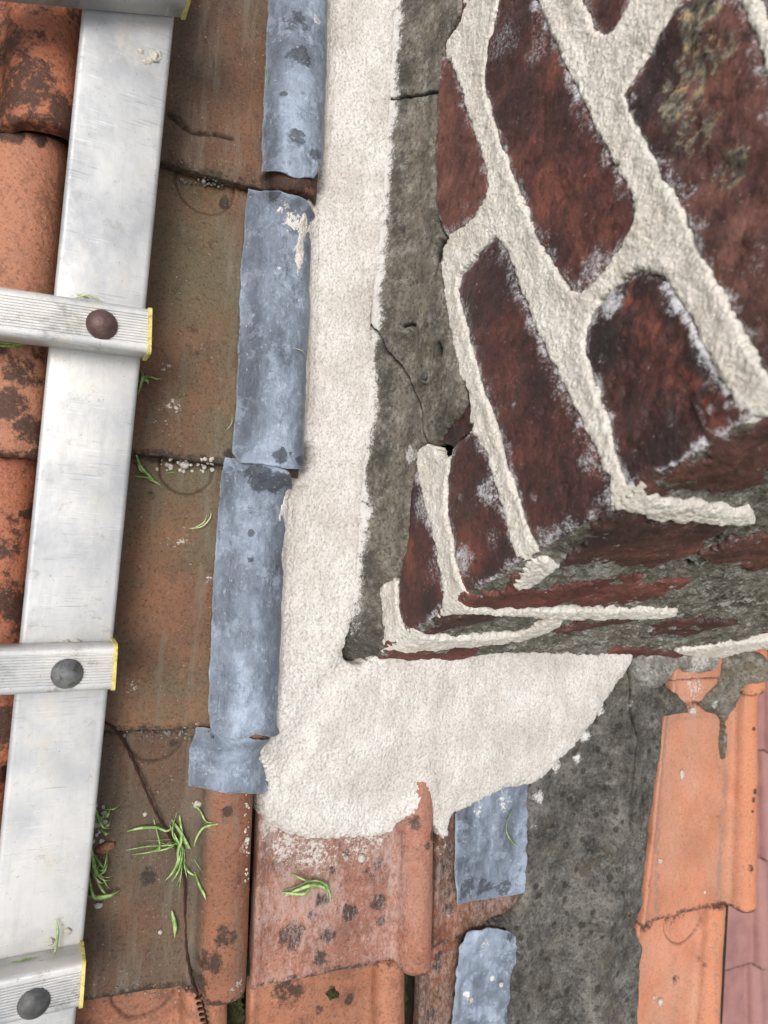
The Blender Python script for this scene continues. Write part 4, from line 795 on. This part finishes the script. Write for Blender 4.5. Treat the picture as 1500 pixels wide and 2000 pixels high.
crumb(920, 1952, 6, 'broken crumb on the left half of the wavy lead strip', n=4, spread=.8)
crumb(1467, 1625, 3, 'tiny crumb on the clean orange roll')
crumb(705, 1675, 9, 'grey crumb stuck on the frosted tile just under the apron')
crumb(192, 1768, 6, 'small crumb on brown tile just right of the ladder below the grass', n=3, spread=.6)
crumb(313, 1820, 4, 'tiny pale crumb on the brown tile below the grass tuft')
crumb(386, 1572, 7, 'pale crumb with a stalk at the top of the grass tuft', n=3, spread=.5)
crumb(283, 1590, 4, 'tiny crumb on the brown tile left of the wire')
crumb(132, 1818, 6, 'crumb lying on the lower stretch of the ladder stile', zplane=zt(1818), n=2)
crumb(98, 1838, 6, 'crumb on the ladder stile just above the lowest rung', zplane=zt(1838))
crumb(360, 908, 7, 'row of crumbs in the seam over the half round mark beside the second rung', 3.2, .75, .08, 44, spread=1.25, name='crumb_row', cat='mortar crumbs')
crumb(400, 350, 5, 'row of gritty crumbs in the mossy seam over the upper half round mark', 4.2, .8, .2, 40, spread=1.1, name='crumb_row', cat='mortar crumbs', mat=M_LUMP)
crumb(330, 1432, 5, 'row of crumbs in the seam behind the wire at the third course', 8, .9, 0, 50, spread=1.1, name='crumb_row', cat='mortar crumbs', mat=M_LUMP)
crumb(290, 1930, 5, 'row of crumbs in the bottom seam above the orange tile', 7, 1.1, -.12, 46, spread=1.1, name='crumb_row', cat='mortar crumbs', mat=M_LUMP)
crumb(190, 1608, 8, 'pile of pale crumbs against the right side of the ladder', .9, 2.4, 0, 16, spread=1.0, name='crumb_pile', cat='mortar crumbs')
crumb(150, 1256, 6, 'line of crumbs on the stile along the middle rung', 4.2, .35, 0, 22, zplane=zt(1256), spread=1.1, name='crumb_row', cat='mortar crumbs')
crumb(482, 1640, 5, 'string of crumbs in the gap between the exposed roll and the frosted tile', .35, 9, 0, 34, spread=1.1, name='crumb_row', cat='mortar crumbs')
crumb(300, 112, 9, 'flattened splash of mortar stuck on the upper part of the ladder stile', 2.0, .9, .35, 26, zplane=zt(112)-.001, spread=.75, name='mortar_splash', cat='mortar splash')
# red tile chip beside the ladder
tcf = blob(surf(205, 1655), .0075, 1.1, .7, .35, .3, 5, .5); props(rawmesh('tile_chip', tcf, [ICF], M_T5), 'small orange tile chip in the grass beside the ladder', 'tile chip')
# moss in gaps
def moss(px, label, seed):
    A = hm_blur(1)
    def hf(a, b, sd): e = np.sqrt(np.clip(-sd/.006, 0, 1)); return samp(A, a, b) + e*.006 + .003*fbm(a, b, .005, 3, seed)*e
    o = patch('moss', M_MOSS, ROOF, px, hf, .0010, ph=.008, seed=seed, skirt=.004, en=(.003, .008, .0015, .003)); return props(o, label, 'moss', kind='stuff')
moss([(474, 1868), (496, 1868), (492, 1900), (478, 1920), (468, 1900)], 'green moss cushion in the gap right of the exposed roll', 201)
moss([(456, 1935), (484, 1925), (484, 2040), (450, 2040)], 'dark moss filling the gap at the bottom between two orange tiles', 202)
moss([(642, 1942), (662, 1940), (668, 1956), (648, 1962)], 'round moss dot on the spotted orange tile', 203)
moss([(804, 1900), (816, 1900), (812, 2040), (798, 2040)], 'mossy gap right of the bottom orange roll', 204)

# wire
def tube(name, pts, r, mat, seg=8, twist=None, label=None, cat=None):
    P = np.array(pts); 
    # Catmull-Rom
    Q = []
    Pp = np.vstack([2*P[0]-P[1], P, 2*P[-1]-P[-2]])
    for i in range(len(P)-1):
        a, b, c, d = Pp[i:i+4]
        for t in np.linspace(0, 1, 14, endpoint=False): Q.append(.5*((2*b)+(c-a)*t+(2*a-5*b+4*c-d)*t*t+(3*b-a-3*c+d)*t**3))
    Q.append(P[-1]); Q = np.array(Q); T = np.gradient(Q, axis=0); T /= np.linalg.norm(T, axis=1)[:, None]
    up = np.array([0, 0, 1.0]); V = []
    for i, (p, t) in enumerate(zip(Q, T)):
        s = np.cross(t, up); s /= max(np.linalg.norm(s), 1e-6); u = np.cross(s, t)
        for k in range(seg):
            a = 2*math.pi*k/seg; rr = r*(1+(.28*math.cos(2*(a-i*.5)) if twist else 0)); V.append(p+rr*(math.cos(a)*s+math.sin(a)*u))
    n = len(Q); F = [(i*seg+k, i*seg+(k+1) % seg, (i+1)*seg+(k+1) % seg, (i+1)*seg+k) for i in range(n-1) for k in range(seg)]
    return V, np.array(F)
wp = [(204, 1408), (222, 1420), (240, 1445), (262, 1490), (290, 1555), (315, 1605), (335, 1640), (352, 1680), (359, 1720), (360, 1780), (363, 1850), (372, 1905), (384, 1935)]
pts = [surf(x, y)+np.array([0, 0, .0045+(.004 if 1500 < y < 1600 else 0)]) for x, y in wp]
V1, F1 = tube('w', pts, .0012, M_WIRE, twist=True)
ax0, ax1 = surf(384, 1935)+np.array([0, 0, .006]), surf(402, 2010)+np.array([0, 0, .006]); coil = []
for k in range(64):
    t = k/63; a = t*2*math.pi*7; c = ax0*(1-t)+ax1*t; coil.append(c+np.array([math.cos(a)*.0029, 0, math.sin(a)*.0029]))
V2, F2 = tube('c', coil, .0010, M_WIRE, seg=6)
props(rawmesh('wire', np.concatenate([V1, V2]), [np.concatenate([F1, F2+len(V1)])], M_WIRE), 'thin rusty wire running down the brown tile and ending in a coil', 'wire')

# grass
def blade(path, wpx, lift=.003, z=None, zs=None):
    P = []
    n = len(path)
    for i, (x, y) in enumerate(path):
        p = surf(x, y) if z is None else at(x, y, z); t = i/(n-1); p = p + np.array([0, 0, .0012+lift*math.sin(math.pi*t)]); P.append(p)
    P = np.array(P); Pp = np.vstack([2*P[0]-P[1], P, 2*P[-1]-P[-2]]); Q = []
    for i in range(n-1):
        a, b, c, d = Pp[i:i+4]
        for t in np.linspace(0, 1, 8, endpoint=False): Q.append(.5*((2*b)+(c-a)*t+(2*a-5*b+4*c-d)*t*t+(3*b-a-3*c+d)*t**3))
    Q.append(P[-1]); Q = np.array(Q); T = np.gradient(Q, axis=0); T /= np.maximum(np.linalg.norm(T, axis=1), 1e-9)[:, None]; V = []; m = len(Q); tw = random.uniform(-.9, .9)
    for i in range(m):
        t = i/(m-1); w_ = wpx*.00036*max(.06, math.sin(math.pi*min(1, .12+t*.9))**.7); up = np.array([0, 0, 1.0]); s = np.cross(T[i], up); s /= max(np.linalg.norm(s), 1e-6)
        s = s*math.cos(tw)+up*math.sin(tw); V += [Q[i]-s*w_, Q[i]-up*w_*.30, Q[i]+s*w_, Q[i]-up*w_*.16]
    F = []
    for i in range(m-1):
        for k in range(4): F.append((i*4+k, i*4+(k+1) % 4, (i+1)*4+(k+1) % 4, (i+1)*4+k))
    return np.array(V), np.array(F)
def grass(label, blades, mat=None, z=None, lift=.004, name='grass_clipping'):
    Vs, Fs, k = [], [], 0
    for path, w_ in blades:
        V, F = blade(path, w_, lift, z); Vs.append(V); Fs.append(F+k); k += len(V)
    return props(rawmesh(name, np.concatenate(Vs), [np.concatenate(Fs)], mat or M_GR), label, 'grass blades', 'grass clippings strewn on the roof')
def fan(cx, cy, n, a0, a1, l0, l1, w0=1.2, w1=4, bend=.5):
    out = []
    for i in range(n):
        a = math.radians(random.uniform(a0, a1)); L = random.uniform(l0, l1); b = random.uniform(-bend, bend); x, y = cx+random.uniform(-8, 8), cy+random.uniform(-8, 8); p = [(x, y)]
        for k in range(4): a += b*.35; x += math.cos(a)*L/4; y += math.sin(a)*L/4; p.append((x, y))
        out.append((p, random.uniform(w0, w1)))
    return out
grass('big tuft of fresh green blades lying across the rusty wire', [([(248, 1622), (275, 1612), (305, 1610), (325, 1618), (340, 1610)], 5), ([(245, 1660), (285, 1648), (320, 1645), (345, 1628)], 2.5), ([(330, 1610), (345, 1640), (362, 1665), (380, 1700)], 6), ([(335, 1600), (355, 1630), (372, 1665), (376, 1690)], 6), ([(350, 1592), (352, 1630), (345, 1660), (350, 1700)], 5),
     ([(368, 1560), (388, 1580), (400, 1600), (422, 1606)], 4), ([(425, 1608), (395, 1612), (378, 1640), (372, 1690)], 4), ([(380, 1700), (388, 1725), (396, 1740), (402, 1758)], 4), ([(345, 1650), (362, 1690), (385, 1715)], 5), ([(300, 1600), (310, 1650), (290, 1660)], 2), ([(345, 1585), (335, 1620), (350, 1655)], 4), ([(258, 1668), (300, 1655), (318, 1640)], 2)] + fan(355, 1650, 12, 30, 100, 40, 90) + fan(345, 1640, 5, 150, 220, 40, 80, 1.5, 3), lift=.006)
grass('bunch of green blades pressed against the ladder side beside the crumb pile', [([(180, 1560), (196, 1600), (215, 1618)], 4), ([(176, 1650), (185, 1690), (205, 1715)], 6), ([(172, 1690), (190, 1710), (210, 1722)], 5), ([(166, 1748), (190, 1742), (215, 1738), (236, 1736)], 7), ([(172, 1700), (182, 1738), (205, 1748)], 5), ([(196, 1580), (220, 1570), (238, 1566)], 3), ([(190, 1612), (205, 1618), (218, 1620)], 4), ([(178, 1660), (196, 1680), (208, 1690)], 5)] + fan(182, 1700, 10, -60, 80, 30, 60) + fan(190, 1600, 5, -60, 60, 20, 40), lift=.012)
grass('curled green clump on the pinkish frosted tile', [([(552, 1738), (575, 1728), (600, 1715), (625, 1718), (640, 1740), (645, 1762)], 6), ([(556, 1748), (580, 1732), (605, 1722), (632, 1730), (640, 1758)], 5), ([(568, 1705), (590, 1712), (612, 1718)], 3), ([(550, 1742), (590, 1738), (610, 1722)], 5), ([(612, 1712), (632, 1722), (640, 1745)], 5)], lift=.007)
grass('single curved green blade on the square lead patch', [([(1000, 1580), (988, 1600), (985, 1620), (996, 1640), (1015, 1655)], 6)])
grass('single short leaf on the brown tile left of the wire', [([(335, 1778), (340, 1805), (341, 1830)], 6)])
grass('small sprig sticking out from the ladder side beside the upper brown tile', [([(268, 772), (272, 755), (276, 735), (274, 722)], 5), ([(272, 742), (290, 738), (304, 742), (318, 740)], 3.5), ([(270, 745), (284, 745), (290, 752)], 4), ([(276, 740), (290, 734)], 4)], lift=.006)
grass('green blades lying below the seam right of the ladder at the second course', [([(266, 888), (276, 912), (292, 930), (316, 952)], 7), ([(268, 892), (272, 915), (282, 925)], 4), ([(280, 930), (300, 940), (316, 948)], 5), ([(262, 930), (290, 934), (305, 938)], 3), ([(322, 925), (345, 922)], 2)])
grass('pale dry wisp on the brown tile near the third lead strip', [([(370, 1032), (392, 1028), (408, 1012), (412, 998)], 2.5), ([(374, 1034), (396, 1020), (404, 1004)], 2)], M_GRP)
grass('pale wisp on the brown tile near the end of the second lead strip', [([(442, 840), (450, 828), (453, 808)], 2)], M_GRP)
grass('thin pale blade lying on the ladder stile above the brown rivet', [([(130, 592), (155, 582), (176, 580), (196, 590), (215, 600)], 2.2), ([(150, 575), (175, 582)], 2)], M_GRP, z=zt(585))
grass('green blades hanging below the rung at the left edge', [([(-20, 668), (15, 674), (40, 676), (68, 668)], 5), ([(-20, 674), (20, 678), (50, 676)], 4)], M_GRD)
grass('green blade along the lowest rung on the ladder stile', [([(0, 1888), (20, 1878), (50, 1868), (80, 1866), (108, 1862)], 5), ([(108, 1795), (113, 1815), (108, 1850), (104, 1866)], 3), ([(5, 1880), (45, 1872), (100, 1870)], 4)], M_GR, z=zt(1870)+.004)
grass('thin dark blade at the left side of the topmost lead strip', [([(516, 130), (521, 155), (520, 178)], 2.5)], M_GRD)
grass('pale wisp on the second lead strip beside the fillet', [([(575, 680), (588, 688), (598, 700)], 2)], M_GRP)
grass('tiny green wisp on the fillet beside the black lead patch', [([(578, 950), (592, 948), (604, 950)], 2)], M_GRP)

# ---------------------------------------------------------------- under the tiles, the gable and the lower roof beyond the verge
vg = ROOF.ab(1492, 1600, .01)[0]
props(box_rc('roof_deck', (-.9, -.95, -.09), (vg-.012, 1.5, -.035), M_DECK), 'dark boards under the roof tiles', 'roof deck', kind='structure')
props(box_rc('gable_wall', (vg-.28, -.9, -4.0), (vg-.03, 1.3, -.092), M_WALL), 'brick gable wall below the verge', 'wall')
PL = -.62
def topx(u, v, n):
    c = MROOF.T @ (np.array([u, v, n])-np.array([0, 0, H])); return 750+FPX*c[0]/c[2], 1000+FPX*c[1]/c[2]
low = []
for i in range(1, 6):
    for j in range(9):
        u0 = vg+.02+i*.235; v0 = -1.9+j*.31+.10
        seen = [(x, y) for x, y in (topx(u0+a*.235, v0+b*.31, PL+.02) for a in (0, .25, .5, .75, 1) for b in (0, .25, .5, .75, 1)) if 1440 < x < 1500 and 1280 < y < 2000]
        low.append((-sum(y for x, y in seen)/len(seen) if seen else -9999, i, j, u0, v0, len(seen)))
vis = sorted([l for l in low if l[5]], key=lambda l: -l[0])
NTH = ['uppermost', 'second', 'third', 'fourth', 'fifth', 'sixth', 'seventh', 'eighth', 'ninth', 'tenth', 'eleventh', 'twelfth']
for l in low:
    lab_ = 'dusty pink tile of the lower neighbouring roof, out of the photo' if not l[5] else 'dusty pink tile of the lower roof at the right edge, %s from the top' % NTH[min(vis.index(l), 11)]
    tile(lab_, M_TL, (l[3], l[4]), (l[3]+.235, l[4]), (l[3], l[4]+.31), (l[3]+.225, l[4]+.31), r=.028, res=.006, plane=PL, hm=False, seed=300+l[1]*9+l[2], group='tiles of the lower neighbouring roof')
props(box_rc('lower_roof_deck', (vg-.02, -2.1, PL-.1), (vg+1.6, 1.4, PL-.03), M_DECK), 'boards of the lower neighbouring roof', 'roof deck', kind='structure')
gm = bpy.data.meshes.new('ground'); s_ = 150; gm.from_pydata([(-s_, -s_, 0), (s_, -s_, 0), (s_, s_, 0), (-s_, s_, 0)], [], [(0, 1, 2, 3)]); gm.materials.append(M_GROUND)
go = bpy.data.objects.new('ground', gm); SC.collection.objects.link(go); props(go, 'ground far below the roof', 'ground', kind='structure')
for o in bpy.data.objects:
    if '_o' in o.keys(): del o['_o']
